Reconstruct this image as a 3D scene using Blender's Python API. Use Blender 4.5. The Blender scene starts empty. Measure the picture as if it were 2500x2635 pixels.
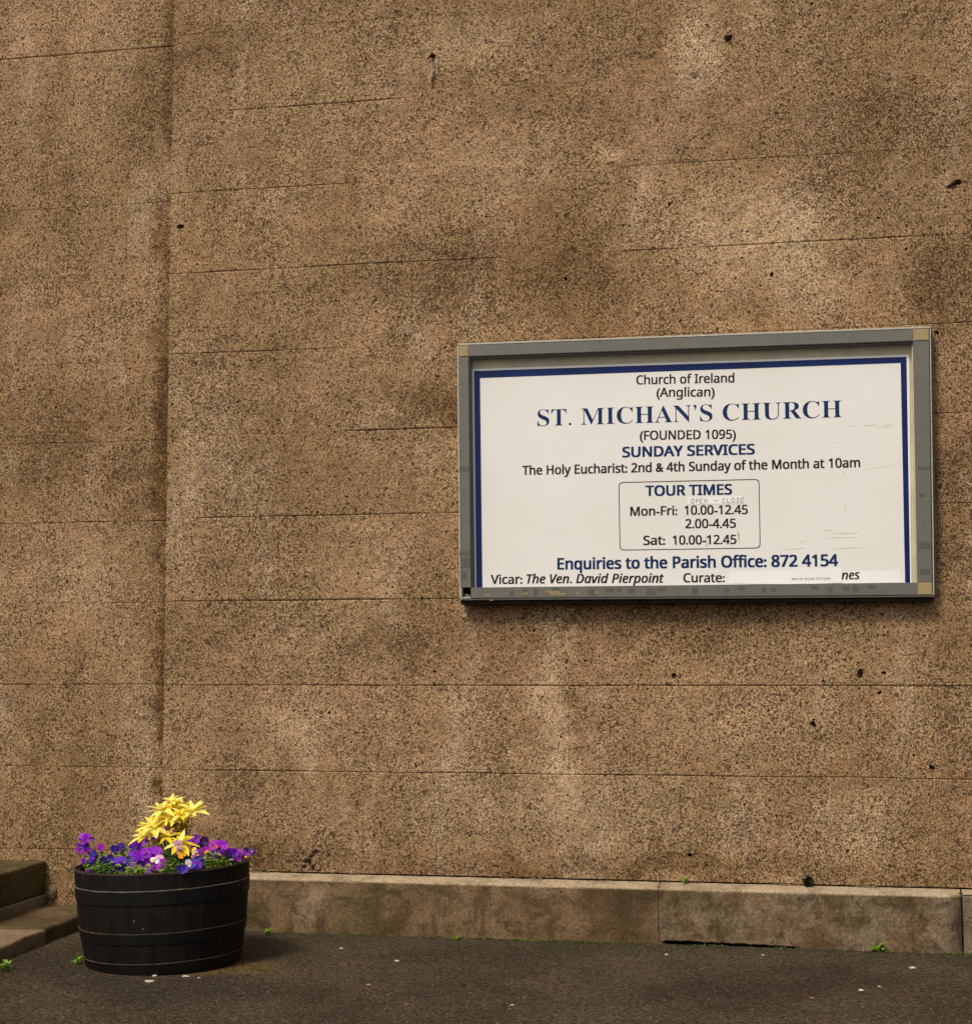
import bpy, bmesh, math, random
from mathutils import Vector, Matrix, noise as mnoise
from mathutils.geometry import delaunay_2d_cdt
random.seed(7)
sc = bpy.context.scene
col = sc.collection

# ------------------------------------------------------------------ camera
IW, IH = 2500.0, 2635.0
CP = Vector((2.790164, -6.806453, 1.196539))
YAW, PITCH, ROLL, FOC = 0.1921186, 0.0869799, -0.0028478, 4134.4956
_f = Vector((-math.sin(YAW)*math.cos(PITCH), math.cos(YAW)*math.cos(PITCH), math.sin(PITCH)))
_r = Vector((math.cos(YAW), math.sin(YAW), 0)); _u = _r.cross(_f)
R_ = _r*math.cos(ROLL)+_u*math.sin(ROLL); U_ = -_r*math.sin(ROLL)+_u*math.cos(ROLL)
cam = bpy.data.cameras.new('camera'); cam.sensor_fit = 'HORIZONTAL'; cam.sensor_width = 36
cam.lens = FOC/IW*36; cam.clip_start = .05; cam.clip_end = 500
co = bpy.data.objects.new('camera', cam); col.objects.link(co)
M = Matrix((R_, U_, -_f)).transposed().to_4x4(); M.translation = CP; co.matrix_world = M
sc.camera = co

def ray(u, v): return _f+R_*((u-IW/2)/FOC)-U_*((v-IH/2)/FOC)
def on_y(u, v, y=0.0):
    d = ray(u, v); return CP+d*((y-CP.y)/d.y)
def on_z(u, v, z=0.0):
    d = ray(u, v); return CP+d*((z-CP.z)/d.z)

# ------------------------------------------------------------------ light
SUN_DIR = Vector((-0.40, -0.95, 1.3)).normalized()      # towards the sun
elev = math.asin(SUN_DIR.z); azim = math.atan2(SUN_DIR.x, SUN_DIR.y)
world = bpy.data.worlds.new('World'); sc.world = world; world.use_nodes = True
wn = world.node_tree; bg = wn.nodes['Background']
sky = wn.nodes.new('ShaderNodeTexSky'); sky.sky_type = 'NISHITA'; sky.sun_disc = False
sky.sun_elevation = elev; sky.sun_rotation = azim; sky.air_density = 1.0; sky.dust_density = 4.0; sky.ozone_density = 1.0
hs = wn.nodes.new('ShaderNodeHueSaturation'); hs.inputs['Saturation'].default_value = 0.25
wn.links.new(sky.outputs[0], hs.inputs['Color']); wn.links.new(hs.outputs[0], bg.inputs['Color'])
bg.inputs['Strength'].default_value = 0.068
sun = bpy.data.lights.new('sun', 'SUN'); sun.energy = 1.5; sun.angle = math.radians(12); sun.color = (1, .92, .80)
so = bpy.data.objects.new('sun', sun); so.rotation_euler = (-SUN_DIR).to_track_quat('-Z', 'Y').to_euler(); so.location = (-3, -6, 9); col.objects.link(so)
sc.view_settings.view_transform = 'Standard'; sc.view_settings.look = 'None'
sc.view_settings.exposure = 0.98; sc.view_settings.gamma = 1; sc.view_settings.use_curve_mapping = False

# ------------------------------------------------------------------ helpers
def tag(o, label=None, cat=None, group=None, kind=None):
    if label: o['label'] = label
    if cat: o['category'] = cat
    if group: o['group'] = group
    if kind: o['kind'] = kind
    return o
def thing(name, loc, label, cat, group=None, rz=0):
    o = bpy.data.objects.new(name, None); col.objects.link(o); o.location = loc; o.rotation_euler = (0, 0, rz)
    o.empty_display_size = .05
    return tag(o, label, cat, group)
def link(name, mesh, mat=None, parent=None, smooth=False):
    o = bpy.data.objects.new(name, mesh); col.objects.link(o)
    if mat:
        mesh.materials.clear(); mesh.materials.append(mat)
    if smooth:
        for p in mesh.polygons: p.use_smooth = True
    if parent:
        o.parent = parent; o.matrix_parent_inverse = Matrix.Identity(4)
    return o
def mesh_of(bm, name='m'):
    bmesh.ops.recalc_face_normals(bm, faces=bm.faces)
    me = bpy.data.meshes.new(name); bm.to_mesh(me); bm.free(); return me
def obj(name, bm, mat, parent=None, smooth=False): return link(name, mesh_of(bm, name), mat, parent, smooth)
def pyobj(name, v, f, mat, parent=None, smooth=False):
    me = bpy.data.meshes.new(name); me.from_pydata(v, [], f); me.update(); return link(name, me, mat, parent, smooth)
def box(bm, x0, x1, y0, y1, z0, z1, bev=0):
    g = bmesh.ops.create_cube(bm, size=1)
    vs = g['verts']
    for v in vs: v.co = Vector(((x0+x1)/2+v.co.x*(x1-x0), (y0+y1)/2+v.co.y*(y1-y0), (z0+z1)/2+v.co.z*(z1-z0)))
    if bev:
        es = list({e for v in vs for e in v.link_edges})
        bmesh.ops.bevel(bm, geom=es, offset=bev, segments=2, affect='EDGES', profile=.6)
def prism(bm, quad, y0, y1):
    """quad: list of (x,z) corners; from y0 (front) to y1 (back)"""
    a = [bm.verts.new((x, y0, z)) for x, z in quad]; b = [bm.verts.new((x, y1, z)) for x, z in quad]
    n = len(quad); bm.faces.new(a); bm.faces.new(b[::-1])
    for i in range(n): bm.faces.new((a[i], a[(i+1) % n], b[(i+1) % n], b[i]))

class NT:
    def __init__(s, name):
        s.m = bpy.data.materials.new(name); s.m.use_nodes = True; s.t = s.m.node_tree
        s.b = s.t.nodes['Principled BSDF']; s.out = s.t.nodes['Material Output']
        s.tc = s.t.nodes.new('ShaderNodeTexCoord')
        s.P = s.tc.outputs['Object']
    def set(s, inp, v):
        if hasattr(v, 'default_value') or hasattr(v, 'is_linked'): s.t.links.new(v, inp)
        else:
            if isinstance(v, tuple) and len(v) == 3 and inp.type == 'RGBA': v = (*v, 1)
            inp.default_value = v
    def n(s, typ, out=0, **kw):
        nd = s.t.nodes.new('ShaderNode'+typ)
        for k, v in kw.items():
            if k.startswith('i_'):
                key = k[2:]; key = int(key) if key.isdigit() else key.replace('_', ' ')
                s.set(nd.inputs[key], v)
            else: setattr(nd, k, v)
        return nd.outputs[out]
    def math(s, op, a, b=0.0, c=None, clamp=False):
        nd = s.t.nodes.new('ShaderNodeMath'); nd.operation = op; nd.use_clamp = clamp
        s.set(nd.inputs[0], a); s.set(nd.inputs[1], b)
        if c is not None: s.set(nd.inputs[2], c)
        return nd.outputs[0]
    def noise(s, scale, detail=3, rough=.55, vec=None, dist=0.0):
        return s.n('TexNoise', i_Vector=vec or s.P, i_Scale=scale, i_Detail=detail, i_Roughness=rough, i_Distortion=dist)
    def vor(s, scale, vec=None, out=0, rnd=1.0): return s.n('TexVoronoi', out, i_Vector=vec or s.P, i_Scale=scale, i_Randomness=rnd)
    def ramp(s, f, a, b, c=0.0, d=1.0, smooth=True):
        nd = s.t.nodes.new('ShaderNodeMapRange'); nd.interpolation_type = 'SMOOTHSTEP' if smooth else 'LINEAR'
        s.set(nd.inputs['Value'], f); s.set(nd.inputs['From Min'], a); s.set(nd.inputs['From Max'], b)
        s.set(nd.inputs['To Min'], c); s.set(nd.inputs['To Max'], d); return nd.outputs[0]
    def mix(s, f, a, b, mode='MIX'):
        nd = s.t.nodes.new('ShaderNodeMix'); nd.data_type = 'RGBA'; nd.blend_type = mode
        s.set(nd.inputs[0], f); s.set(nd.inputs[6], a); s.set(nd.inputs[7], b); return nd.outputs[2]
    def vmath(s, op, a, b):
        nd = s.t.nodes.new('ShaderNodeVectorMath'); nd.operation = op; s.set(nd.inputs[0], a); s.set(nd.inputs[1], b); return nd.outputs[0] if op != 'LENGTH' else nd.outputs['Value']
    def bump(s, h, strength=.5, dist=.003):
        nd = s.t.nodes.new('ShaderNodeBump'); s.set(nd.inputs['Height'], h); nd.inputs['Strength'].default_value = strength; nd.inputs['Distance'].default_value = dist
        s.t.links.new(nd.outputs[0], s.b.inputs['Normal'])
    def fin(s, colr, rough=.85, spec=.3):
        s.set(s.b.inputs['Base Color'], colr); s.set(s.b.inputs['Roughness'], rough); s.set(s.b.inputs['Specular IOR Level'], spec); return s.m
    def blobs(s, lst, vec):
        tot = None
        for (x, z, rx, rz, st) in lst:
            d = s.vmath('SUBTRACT', vec, (x, 0, z)); d = s.vmath('MULTIPLY', d, (1/rx, 0, 1/rz))
            l = s.vmath('LENGTH', d, (0, 0, 0)); f = s.ramp(l, 1.0, 0.1, 0.0, st)
            tot = f if tot is None else s.math('ADD', tot, f)
        return tot

# ---- patch layout of the render (light lime patches, dark patches, damp above the plinth), centres on the wall
def bl(u, v, ru, rv, st):
    p = on_y(u, v); return (p.x, p.z, ru/610., rv/610., st)
LIGHT = [bl(1790, 140, 110, 170, 1), bl(1420, 1640, 70, 330, .8), bl(1440, 1960, 90, 220, .6), bl(478, 1230, 55, 520, .55), bl(1950, 600, 330, 190, .7),
         bl(2110, 740, 150, 120, .6), bl(1000, 1050, 110, 60, .7), bl(760, 1880, 190, 120, .6), bl(2230, 2110, 130, 110, .6), bl(1560, 390, 60, 50, .6), bl(1320, 420, 320, 160, .45),
         bl(1960, 1880, 330, 130, .35), bl(700, 520, 150, 70, .4), bl(180, 1500, 200, 180, .35), bl(1500, 2080, 500, 160, .35), bl(960, 1420, 260, 170, .25), bl(1200, 120, 240, 110, .5)]
DARK = [bl(1120, 1040, 330, 90, .8), bl(1000, 1670, 210, 90, .6), bl(2410, 740, 110, 260, .7), bl(1650, 1610, 800, 90, .55), bl(100, 1100, 260, 260, .6), bl(1100, 700, 560, 160, .55),  # one wide dark patch runs below the notice board
        bl(1600, 2235, 1600, 60, .6), bl(640, 2215, 180, 60, .8), bl(560, 120, 260, 120, .5), bl(2250, 330, 420, 240, .45), bl(1500, 720, 260, 300, .5), bl(700, 850, 300, 200, .3), bl(340, 300, 120, 260, .4), bl(330, 1250, 110, 220, .5), bl(2450, 1300, 120, 300, .4)]
CORN_GRIME_SHADE = [bl(u, v, ru, rv, st) for u, v, ru, rv, st in [(420, 40, 50, 260, .9), (415, 330, 44, 260, .8), (408, 640, 46, 260, .8), (406, 960, 62, 300, 1.2), (400, 1250, 64, 280, 1.2), (400, 1560, 62, 280, 1.2), (400, 1850, 54, 260, 1.1), (396, 2080, 50, 200, 1.)]]  # grime plus inside-corner shade, painted dark on the recessed side

def render_mat():
    s = NT('weathered_render')
    Q = s.n('VectorRotate', i_Vector=s.P, rotation_type='EULER_XYZ', i_Rotation=(.62, .45, .83))
    warp = s.vmath('ADD', s.P, s.vmath('MULTIPLY', s.vmath('SUBTRACT', s.n('TexNoise', 1, i_Vector=s.P, i_Scale=3.5, i_Detail=5.0, i_Roughness=.65), (.5, .5, .5)), (.35, 0, .35)))
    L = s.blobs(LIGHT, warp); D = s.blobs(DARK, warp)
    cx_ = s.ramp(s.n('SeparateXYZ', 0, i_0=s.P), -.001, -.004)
    D = s.math('ADD', D, s.math('MULTIPLY', cx_, s.blobs(CORN_GRIME_SHADE, warp)))
    big = s.noise(1.6, 8, .62, vec=Q); med = s.noise(9, 6, .65, vec=Q); hue = s.noise(2.4, 4, .5)
    base = s.mix(s.ramp(big, .32, .68), (.230, .137, .062), (.365, .234, .123))
    base = s.mix(s.ramp(hue, .4, .68, 0, .5), base, (.325, .195, .115))
    base = s.mix(s.ramp(med, .35, .75, 0, .4), base, (.405, .25, .128))
    strk = s.noise(1, 7, .68, vec=s.vmath('MULTIPLY', warp, (5.5, 1, .8)))
    base = s.mix(s.ramp(strk, .50, .66, 0, .5), base, (.185, .11, .048))
    base = s.mix(s.ramp(strk, .47, .35, 0, .5), base, (.43, .31, .20))
    fine = s.noise(26, 6, .72, vec=Q)
    base = s.mix(s.ramp(fine, .52, .70, 0, .45), base, (.17, .10, .042))
    base = s.mix(s.math('MULTIPLY', L, s.ramp(fine, .68, .38, .15, .9), clamp=True), base, (.52, .37, .22))
    base = s.mix(s.math('MULTIPLY', D, s.ramp(fine, .3, .62, .45, 1.0), clamp=True), base, (.145, .078, .030))
    # sand grain
    g = s.noise(150, 3, .75, vec=Q); g2 = s.noise(260, 2, .6)
    base = s.mix(1.0, base, s.n('CombineColor', i_0=s.ramp(g, .3, .7, .50, 1.62), i_1=s.ramp(g, .3, .7, .46, 1.64), i_2=s.ramp(g, .3, .7, .38, 1.7)), 'MULTIPLY')
    # pitted aggregate: dirt-filled pits of several sizes, denser in some areas
    dens = s.math('ADD', s.ramp(s.noise(3.2, 7, .7, vec=Q), .3, .7, -.045, .035), s.math('SUBTRACT', s.math('MULTIPLY', D, .035), s.math('MULTIPLY', L, .03)))
    pn = s.math('ADD', s.noise(128, 3, .65, vec=Q, dist=.25), dens)
    pit = s.ramp(pn, .53, .64)
    pb = s.math('ADD', s.noise(62, 2, .5, vec=Q, dist=.8), dens)
    pit = s.math('MAXIMUM', pit, s.math('MULTIPLY', s.ramp(pb, .61, .68), 1.1))
    base = s.mix(s.math('MULTIPLY', pit, .76, clamp=True), base, (.050, .025, .009))
    v2 = s.vor(38); k2 = s.n('SeparateColor', 0, i_0=s.n('TexVoronoi', 1, i_Vector=s.P, i_Scale=38.0))
    pit2 = s.math('MULTIPLY', s.ramp(v2, .26, .12), s.ramp(k2, .86, .88))
    base = s.mix(s.math('MULTIPLY', pit2, .85), base, (.03, .017, .008))
    v3 = s.vor(60); k3 = s.n('SeparateColor', 1, i_0=s.n('TexVoronoi', 1, i_Vector=s.P, i_Scale=60.0))
    lt = s.math('MULTIPLY', s.ramp(v3, .3, .12), s.ramp(k3, .968, .978))
    base = s.mix(s.math('MULTIPLY', lt, .7), base, (.52, .40, .29))
    info = s.t.nodes.new('ShaderNodeObjectInfo')
    base = s.mix(1.0, base, info.outputs['Color'], 'MULTIPLY')
    h = s.math('ADD', s.math('MULTIPLY', g, .6), s.math('MULTIPLY', g2, .3)); h = s.math('SUBTRACT', h, s.math('MULTIPLY', pit, .9)); h = s.math('SUBTRACT', h, pit2)
    h = s.math('ADD', h, s.math('MULTIPLY', s.noise(6, 3, .5), 5.0))
    s.bump(h, 1.0, .007)
    return s.fin(base, .92, .15)
RENDER = render_mat()

def plinth_mat():
    s = NT('smooth_cement')
    big = s.noise(2.3, 7, .65); med = s.noise(14, 6, .65); g = s.noise(95, 4, .75)
    warp = s.vmath('ADD', s.P, s.vmath('MULTIPLY', s.n('TexNoise', 1, i_Vector=s.P, i_Scale=4.0, i_Detail=4.0), (.5, .1, .12)))
    st = s.noise(3.2, 5, .6, vec=warp)
    base = s.mix(s.ramp(big, .35, .62), (.066, .038, .015), (.165, .104, .052))
    base = s.mix(s.ramp(st, .52, .72, 0, .8), base, (.27, .19, .115))
    base = s.mix(s.ramp(s.noise(3.5, 5, .6), .52, .68, 0, .75), base, (.085, .068, .022))
    base = s.mix(s.ramp(med, .50, .68, 0, .75), base, (.06, .036, .016))
    run = s.noise(1, 6, .65, vec=s.vmath('MULTIPLY', s.P, (9, 2, 1.6)))
    base = s.mix(s.ramp(run, .50, .64, 0, .7), base, (.055, .034, .014))
    base = s.mix(s.math('MULTIPLY', s.ramp(s.n('SeparateXYZ', 0, i_0=warp), 2.35, 2.6, 0, .55), s.ramp(s.noise(6, 6, .7), .42, .6)), base, (.22, .165, .11))
    base = s.mix(s.ramp(s.noise(11, 6, .7, vec=warp), .50, .64, 0, .7), base, (.045, .03, .012))
    # top arris: skylight on the upward slope painted as a paler colour
    z = s.n('SeparateXYZ', 2, i_0=s.P)
    top = s.math('MULTIPLY', s.ramp(z, .216, .226), s.ramp(s.noise(8, 4, .6), .3, .6, .45, 1.0))
    base = s.mix(s.math('MULTIPLY', top, .7), base, (.42, .32, .21))
    base = s.mix(1.0, base, s.n('CombineColor', i_0=s.ramp(g, .3, .7, .62, 1.38), i_1=s.ramp(g, .3, .7, .6, 1.38), i_2=s.ramp(g, .3, .7, .55, 1.42)), 'MULTIPLY')
    v2 = s.vor(30); k2 = s.n('SeparateColor', 0, i_0=s.n('TexVoronoi', 1, i_Vector=s.P, i_Scale=30.0))
    p2 = s.math('MULTIPLY', s.ramp(v2, .2, .1), s.ramp(k2, .88, .9)); base = s.mix(s.math('MULTIPLY', p2, .8), base, (.03, .018, .01))
    s.bump(s.math('ADD', s.math('MULTIPLY', g, .5), s.math('MULTIPLY', med, 3.0)), .7, .004)
    return s.fin(base, .9, .2)
PLINTH = plinth_mat()

def stone_mat(name, a, b, moss, mf=.5):
    s = NT(name)
    big = s.noise(5, 6, .65); g = s.noise(130, 4, .75); m = s.noise(3.1, 5, .6)
    base = s.mix(s.ramp(big, .35, .65), a, b)
    base = s.mix(s.ramp(m, .42, .62, 0, mf), base, moss)
    base = s.mix(1.0, base, s.n('CombineColor', i_0=s.ramp(g, .25, .75, .5, 1.5), i_1=s.ramp(g, .25, .75, .5, 1.5), i_2=s.ramp(g, .25, .75, .45, 1.55)), 'MULTIPLY')
    s.bump(s.math('ADD', s.math('MULTIPLY', g, .6), s.math('MULTIPLY', s.noise(18, 4, .6), 3)), .9, .005)
    return s.fin(base, .9, .2)
STEP = stone_mat('mossy_sandstone', (.055, .033, .013), (.115, .076, .035), (.065, .052, .011), .7)
PALE = stone_mat('pale_sandstone', (.15, .10, .055), (.22, .155, .10), (.2, .14, .08))
MORTAR = stone_mat('grey_mortar', (.14, .10, .055), (.21, .155, .09), (.16, .13, .06))

def asphalt_mat():
    s = NT('asphalt')
    big = s.noise(1.3, 7, .6); g = s.noise(60, 6, .82, vec=s.n('VectorRotate', i_Vector=s.P, rotation_type='EULER_XYZ', i_Rotation=(.5, .3, .6)))
    base = s.mix(s.ramp(big, .35, .65), (.022, .0135, .0065), (.048, .0325, .018))
    warp = s.vmath('ADD', s.P, s.vmath('MULTIPLY', s.vmath('SUBTRACT', s.n('TexNoise', 1, i_Vector=s.P, i_Scale=6.0, i_Detail=5.0), (.5, .5, .5)), (.5, .5, 0)))
    # algae-brown patch of soil washed out of the planter, and a dark brown strip along the plinth foot
    c = on_z(560, 2490)
    d = s.vmath('MULTIPLY', s.vmath('SUBTRACT', warp, (c.x, c.y, 0)), (1/.42, 1/.22, 0)); l = s.vmath('LENGTH', d, (0, 0, 0))
    base = s.mix(s.math('MULTIPLY', s.ramp(l, 1.0, .2), .75), base, (.085, .050, .012))
    y = s.n('SeparateXYZ', 1, i_0=warp)
    base = s.mix(s.math('MULTIPLY', s.ramp(y, -.45, -.12), .7), base, (.034, .026, .012))
    v = s.vor(85); k = s.n('SeparateColor', 0, i_0=s.n('TexVoronoi', 1, i_Vector=s.P, i_Scale=85.0))
    base = s.mix(1.0, base, s.n('CombineColor', i_0=s.ramp(g, .36, .64, .15, 2.2), i_1=s.ramp(g, .36, .64, .15, 2.15), i_2=s.ramp(g, .36, .64, .14, 2.0)), 'MULTIPLY')
    base = s.mix(s.math('MULTIPLY', s.math('MULTIPLY', s.ramp(v, .45, .2), s.ramp(k, .8, .84)), .5), base, (.19, .15, .105))
    base = s.mix(s.math('MULTIPLY', s.math('MULTIPLY', s.ramp(v, .4, .2), s.ramp(k, .20, .16)), .6), base, (.012, .009, .006))
    s.bump(s.math('ADD', g, s.math('MULTIPLY', s.ramp(v, .0, .6, 1, 0), .6)), 1.0, .006)
    return s.fin(base, .88, .25)
ASPHALT = asphalt_mat()

def plain(name, c, rough=.6, spec=.4, var=.15, scale=20, metal=0, bump=0):
    s = NT(name); f = s.noise(scale, 4, .6)
    lo = tuple(x*(1-var) for x in c); hi = tuple(min(1, x*(1+var)) for x in c)
    base = s.mix(s.ramp(f, .3, .7), lo, hi)
    s.b.inputs['Metallic'].default_value = metal
    if bump: s.bump(f, bump, .002)
    return s.fin(base, rough, spec)

# ------------------------------------------------------------------ ground
def ground():
    bm = bmesh.new(); bmesh.ops.create_grid(bm, x_segments=1, y_segments=1, size=150)
    o = obj('ground', bm, ASPHALT); tag(o, kind='structure')
ground()

# ------------------------------------------------------------------ walls
HC = .37375; Z0 = 3.2957
def zc(k): return Z0-k*HC
def interp(tab, x):
    if not tab: return 0
    if x <= tab[0][0]: return tab[0][1]
    for (a, p), (b, q) in zip(tab, tab[1:]):
        if x <= b: return p+(q-p)*(x-a)/(b-a)
    return tab[-1][1]
def X(u, v, y=0.): return on_y(u, v, y).x
def vis_tab(k, y, segs):
    """segments (u0,u1,visibility) along a joint -> table over x"""
    zz = zc(k)
    def xu(u):
        d0 = ray(u, 1000); v = 1000
        for _ in range(6):
            p = on_y(u, v, y); v += (p.z-zz)*600
        return on_y(u, v, y).x
    t = []
    for (u0, u1, s) in segs: t += [(xu(u0), s), (xu(u1)-.02, s)]
    return t
VM = {-2: [(430, 800, .25), (850, 1200, .3), (1250, 2500, .1)], -1: [(430, 560, .12), (600, 1010, .75), (1080, 2500, .08)],
      0: [(430, 860, .7), (900, 1000, .25), (1050, 1580, .05), (1640, 2150, .55), (2230, 2500, .4)],
      1: [(430, 1250, .75), (1300, 1580, .15), (1620, 1750, .7), (1770, 1800, .1), (1820, 2310, .9), (2350, 2500, .35)],
      2: [(430, 700, .8), (720, 860, .6), (900, 1170, .12), (1200, 2350, .4), (2380, 2500, .7)],
      3: [(430, 880, .2), (920, 1170, .9), (1200, 2350, .4), (2400, 2500, .6)],
      4: [(430, 500, .35), (520, 1170, .8), (1300, 2350, .4), (2400, 2500, .6)],
      5: [(430, 520, .6), (540, 1000, 1.), (1040, 1170, .6), (1200, 2500, .4)],
      6: [(430, 800, .7), (850, 2500, .85)], 7: [(410, 900, .65), (920, 2500, .8)]}
VL = {-2: [(0, 300, 1.1), (310, 420, 1.2)], -1: [(0, 420, .05)], 0: [(0, 60, .5), (100, 400, .45)], 1: [(0, 420, .12)], 2: [(0, 420, .35)], 3: [(0, 420, .45)],
      4: [(0, 420, .6)], 5: [(0, 420, .5)], 6: [(0, 420, .65)], 7: [(0, 420, .65)], 8: [(-50, 60, .3), (110, 420, .6)]}
HOLES = {}   # filled: list of (x, z, r, squash)
def wob(k, x, seed):
    return .0022*mnoise.noise(Vector((x*2.5, k*7.3+seed, 0)))+.0012*mnoise.noise(Vector((x*14, k*3.1+seed, 5)))
GAPW = .0026
def block_mesh(x0, x1, zt, zb, gt, gb, vl, vr, yf, holes, seed):
    """one rendered ashlar block: wobbly outline, small arris, holes really cut in"""
    n = max(2, int((x1-x0)/.06)); m = 6
    pts = []   # outline ccw seen from the front (x right, z up); with outward normals and visibility
    xs = [x0+(x1-x0)*i/n for i in range(n+1)]
    B = [(x, zb(x)+gb(x)*GAPW/2, 0, -1, gb(x)) for x in xs]; T = [(x, zt(x)-gt(x)*GAPW/2, 0, 1, gt(x)) for x in xs]
    for i, (x, z, a, b, g) in enumerate(B): pts.append([x, z, 0, -1, g, 0])
    rz = lambda t: B[-1][1]+(T[-1][1]-B[-1][1])*t
    lz = lambda t: B[0][1]+(T[0][1]-B[0][1])*t
    pts[0][0] += vl*GAPW/2; pts[0][2] = -1; pts[0][5] = vl; pts[-1][0] -= vr*GAPW/2; pts[-1][2] = 1; pts[-1][5] = vr
    for j in range(1, m):
        t = j/m; w = .0012*mnoise.noise(Vector((x1*9, rz(t)*12, seed)))
        pts.append([x1-vr*GAPW/2+w*0, rz(t), 1, 0, 0, vr])
    k0 = len(pts)
    for (x, z, a, b, g) in reversed(T): pts.append([x, z, 0, 1, g, 0])
    pts[k0][0] -= vr*GAPW/2; pts[k0][2] = 1; pts[k0][5] = vr
    pts[-1][0] += vl*GAPW/2; pts[-1][2] = -1; pts[-1][5] = vl
    for j in range(m-1, 0, -1):
        pts.append([x0+vl*GAPW/2, lz(j/m), -1, 0, 0, vl])
    N = len(pts); BV = .0055
    inner = [(p[0]-p[2]*BV*min(1, p[5]), p[1]-p[3]*BV*min(1, p[4])) for p in pts]
    V2 = [Vector(p) for p in inner]; E = [(i, (i+1) % N) for i in range(N)]; rings = []
    for (hx, hz, r, sq) in holes:
        s0 = len(V2); K = 11
        ph = random.random()*6
        for j in range(K):
            a = 2*math.pi*j/K; rr = r*(1+.22*math.sin(2*a+ph)+random.uniform(-.16, .16))
            V2.append(Vector((hx+rr*math.cos(a)*sq, hz+rr*math.sin(a)/math.sqrt(sq))))
        E += [(s0+j, s0+(j+1) % K) for j in range(K)]; rings.append((s0, K, hx, hz, r))
    if rings:
        ov, oe, of, vo, eo, fo = delaunay_2d_cdt(V2, E, [list(range(N))], 1, 1e-6)
        back = {}
        for i, o in enumerate(vo):
            for q in o: back[q] = i
        def inside(c, ring):
            s0, K = ring[:2]; P = [V2[s0+j] for j in range(K)]; r = False
            for j in range(K):
                a, b = P[j], P[j-1]
                if (a.y > c.y) != (b.y > c.y) and c.x < (b.x-a.x)*(c.y-a.y)/(b.y-a.y)+a.x: r = not r
            return r
        verts = [(v.x, yf, v.y) for v in ov]; faces = []
        for f in of:
            c = sum((ov[i] for i in f), Vector((0, 0)))/len(f)
            if not any(inside(c, rg) for rg in rings): faces.append(tuple(f))
        idx = lambda q: back[q]
    else:
        verts = [(v.x, yf, v.y) for v in V2]; faces = [tuple(range(N))]; idx = lambda q: q
    o1 = len(verts)
    verts += [(p[0], yf+.0034*min(1, max(p[4], p[5])+.002), p[1]) for p in pts]
    o2 = len(verts); verts += [(p[0], yf+.032, p[1]) for p in pts]
    for i in range(N):
        j = (i+1) % N
        faces.append((idx(i), idx(j), o1+j, o1+i)); faces.append((o1+i, o1+j, o2+j, o2+i))
    for (s0, K, hx, hz, r) in rings:
        a = len(verts); verts += [(hx+(V2[s0+j].x-hx)*1.02, yf+min(.03, r*.9), hz+(V2[s0+j].y-hz)*1.02) for j in range(K)]
        b = len(verts); verts += [(hx+(V2[s0+j].x-hx)*.8, yf+.036, hz+(V2[s0+j].y-hz)*.8) for j in range(K)]
        c = len(verts); verts.append((hx, yf+.037, hz))
        for j in range(K):
            q = (j+1) % K
            faces += [(idx(s0+j), idx(s0+q), a+q, a+j), (a+j, a+q, b+q, b+j), (b+j, b+q, c)]
    me = bpy.data.meshes.new('block'); me.from_pydata(verts, [], faces); me.update()
    bm = bmesh.new(); bm.from_mesh(me); bmesh.ops.recalc_face_normals(bm, faces=bm.faces)
    big = max(bm.faces, key=lambda f: f.calc_area())
    if big.normal.y > 0: bmesh.ops.reverse_faces(bm, faces=bm.faces)
    bm.to_mesh(me); bm.free(); return me

def build_wall(root, yf, xl, xr, vis, seed, joints, tones, holes, kmin, kmax, zbot):
    tabs = {k: vis_tab(k, yf, v) for k, v in vis.items()}
    for k in range(kmin, kmax+1):
        z = lambda x, k=k: zc(k)+wob(k, x, seed); z2 = (lambda x, k=k: zc(k+1)+wob(k+1, x, seed)) if k < kmax else (lambda x: zbot)
        def gv(x, k): return max(0, interp(tabs.get(k, []), x)*(.95+.7*mnoise.noise(Vector((x*6, k*5.5, seed)))))
        g = lambda x, k=k: gv(x, k); g2 = (lambda x, k=k: gv(x, k+1)) if k < kmax else (lambda x: .2)
        js = joints.get(k, [])
        xs = [(xl, 0)]+[j for j in js if xl+.05 < j[0] < xr-.05]+[(xr, 0)]
        for i in range(len(xs)-1):
            a, va = xs[i]; b, vb = xs[i+1]
            hh = [h for h in holes if a+.02 < h[0] < b-.02 and zc(k+1)+.012 < h[1] < zc(k)-.012]
            me = block_mesh(a, b, z, z2, g, g2, va, vb, yf, hh, seed)
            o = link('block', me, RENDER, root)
            t = tones.get((k, i), 1.0)*random.uniform(.98, 1.02); w = random.uniform(-.01, .01)
            o.color = (t*(1+w), t, t*(1-w), 1)

def J(k, lst, y=0.):
    out = []
    for u, vis in lst:
        v = 1000
        for _ in range(6): v += (on_y(u, v, y).z-(zc(k)-HC/2))*600
        out.append((on_y(u, v, y).x, 0 if vis < .15 else vis*.8))
    return out
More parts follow.
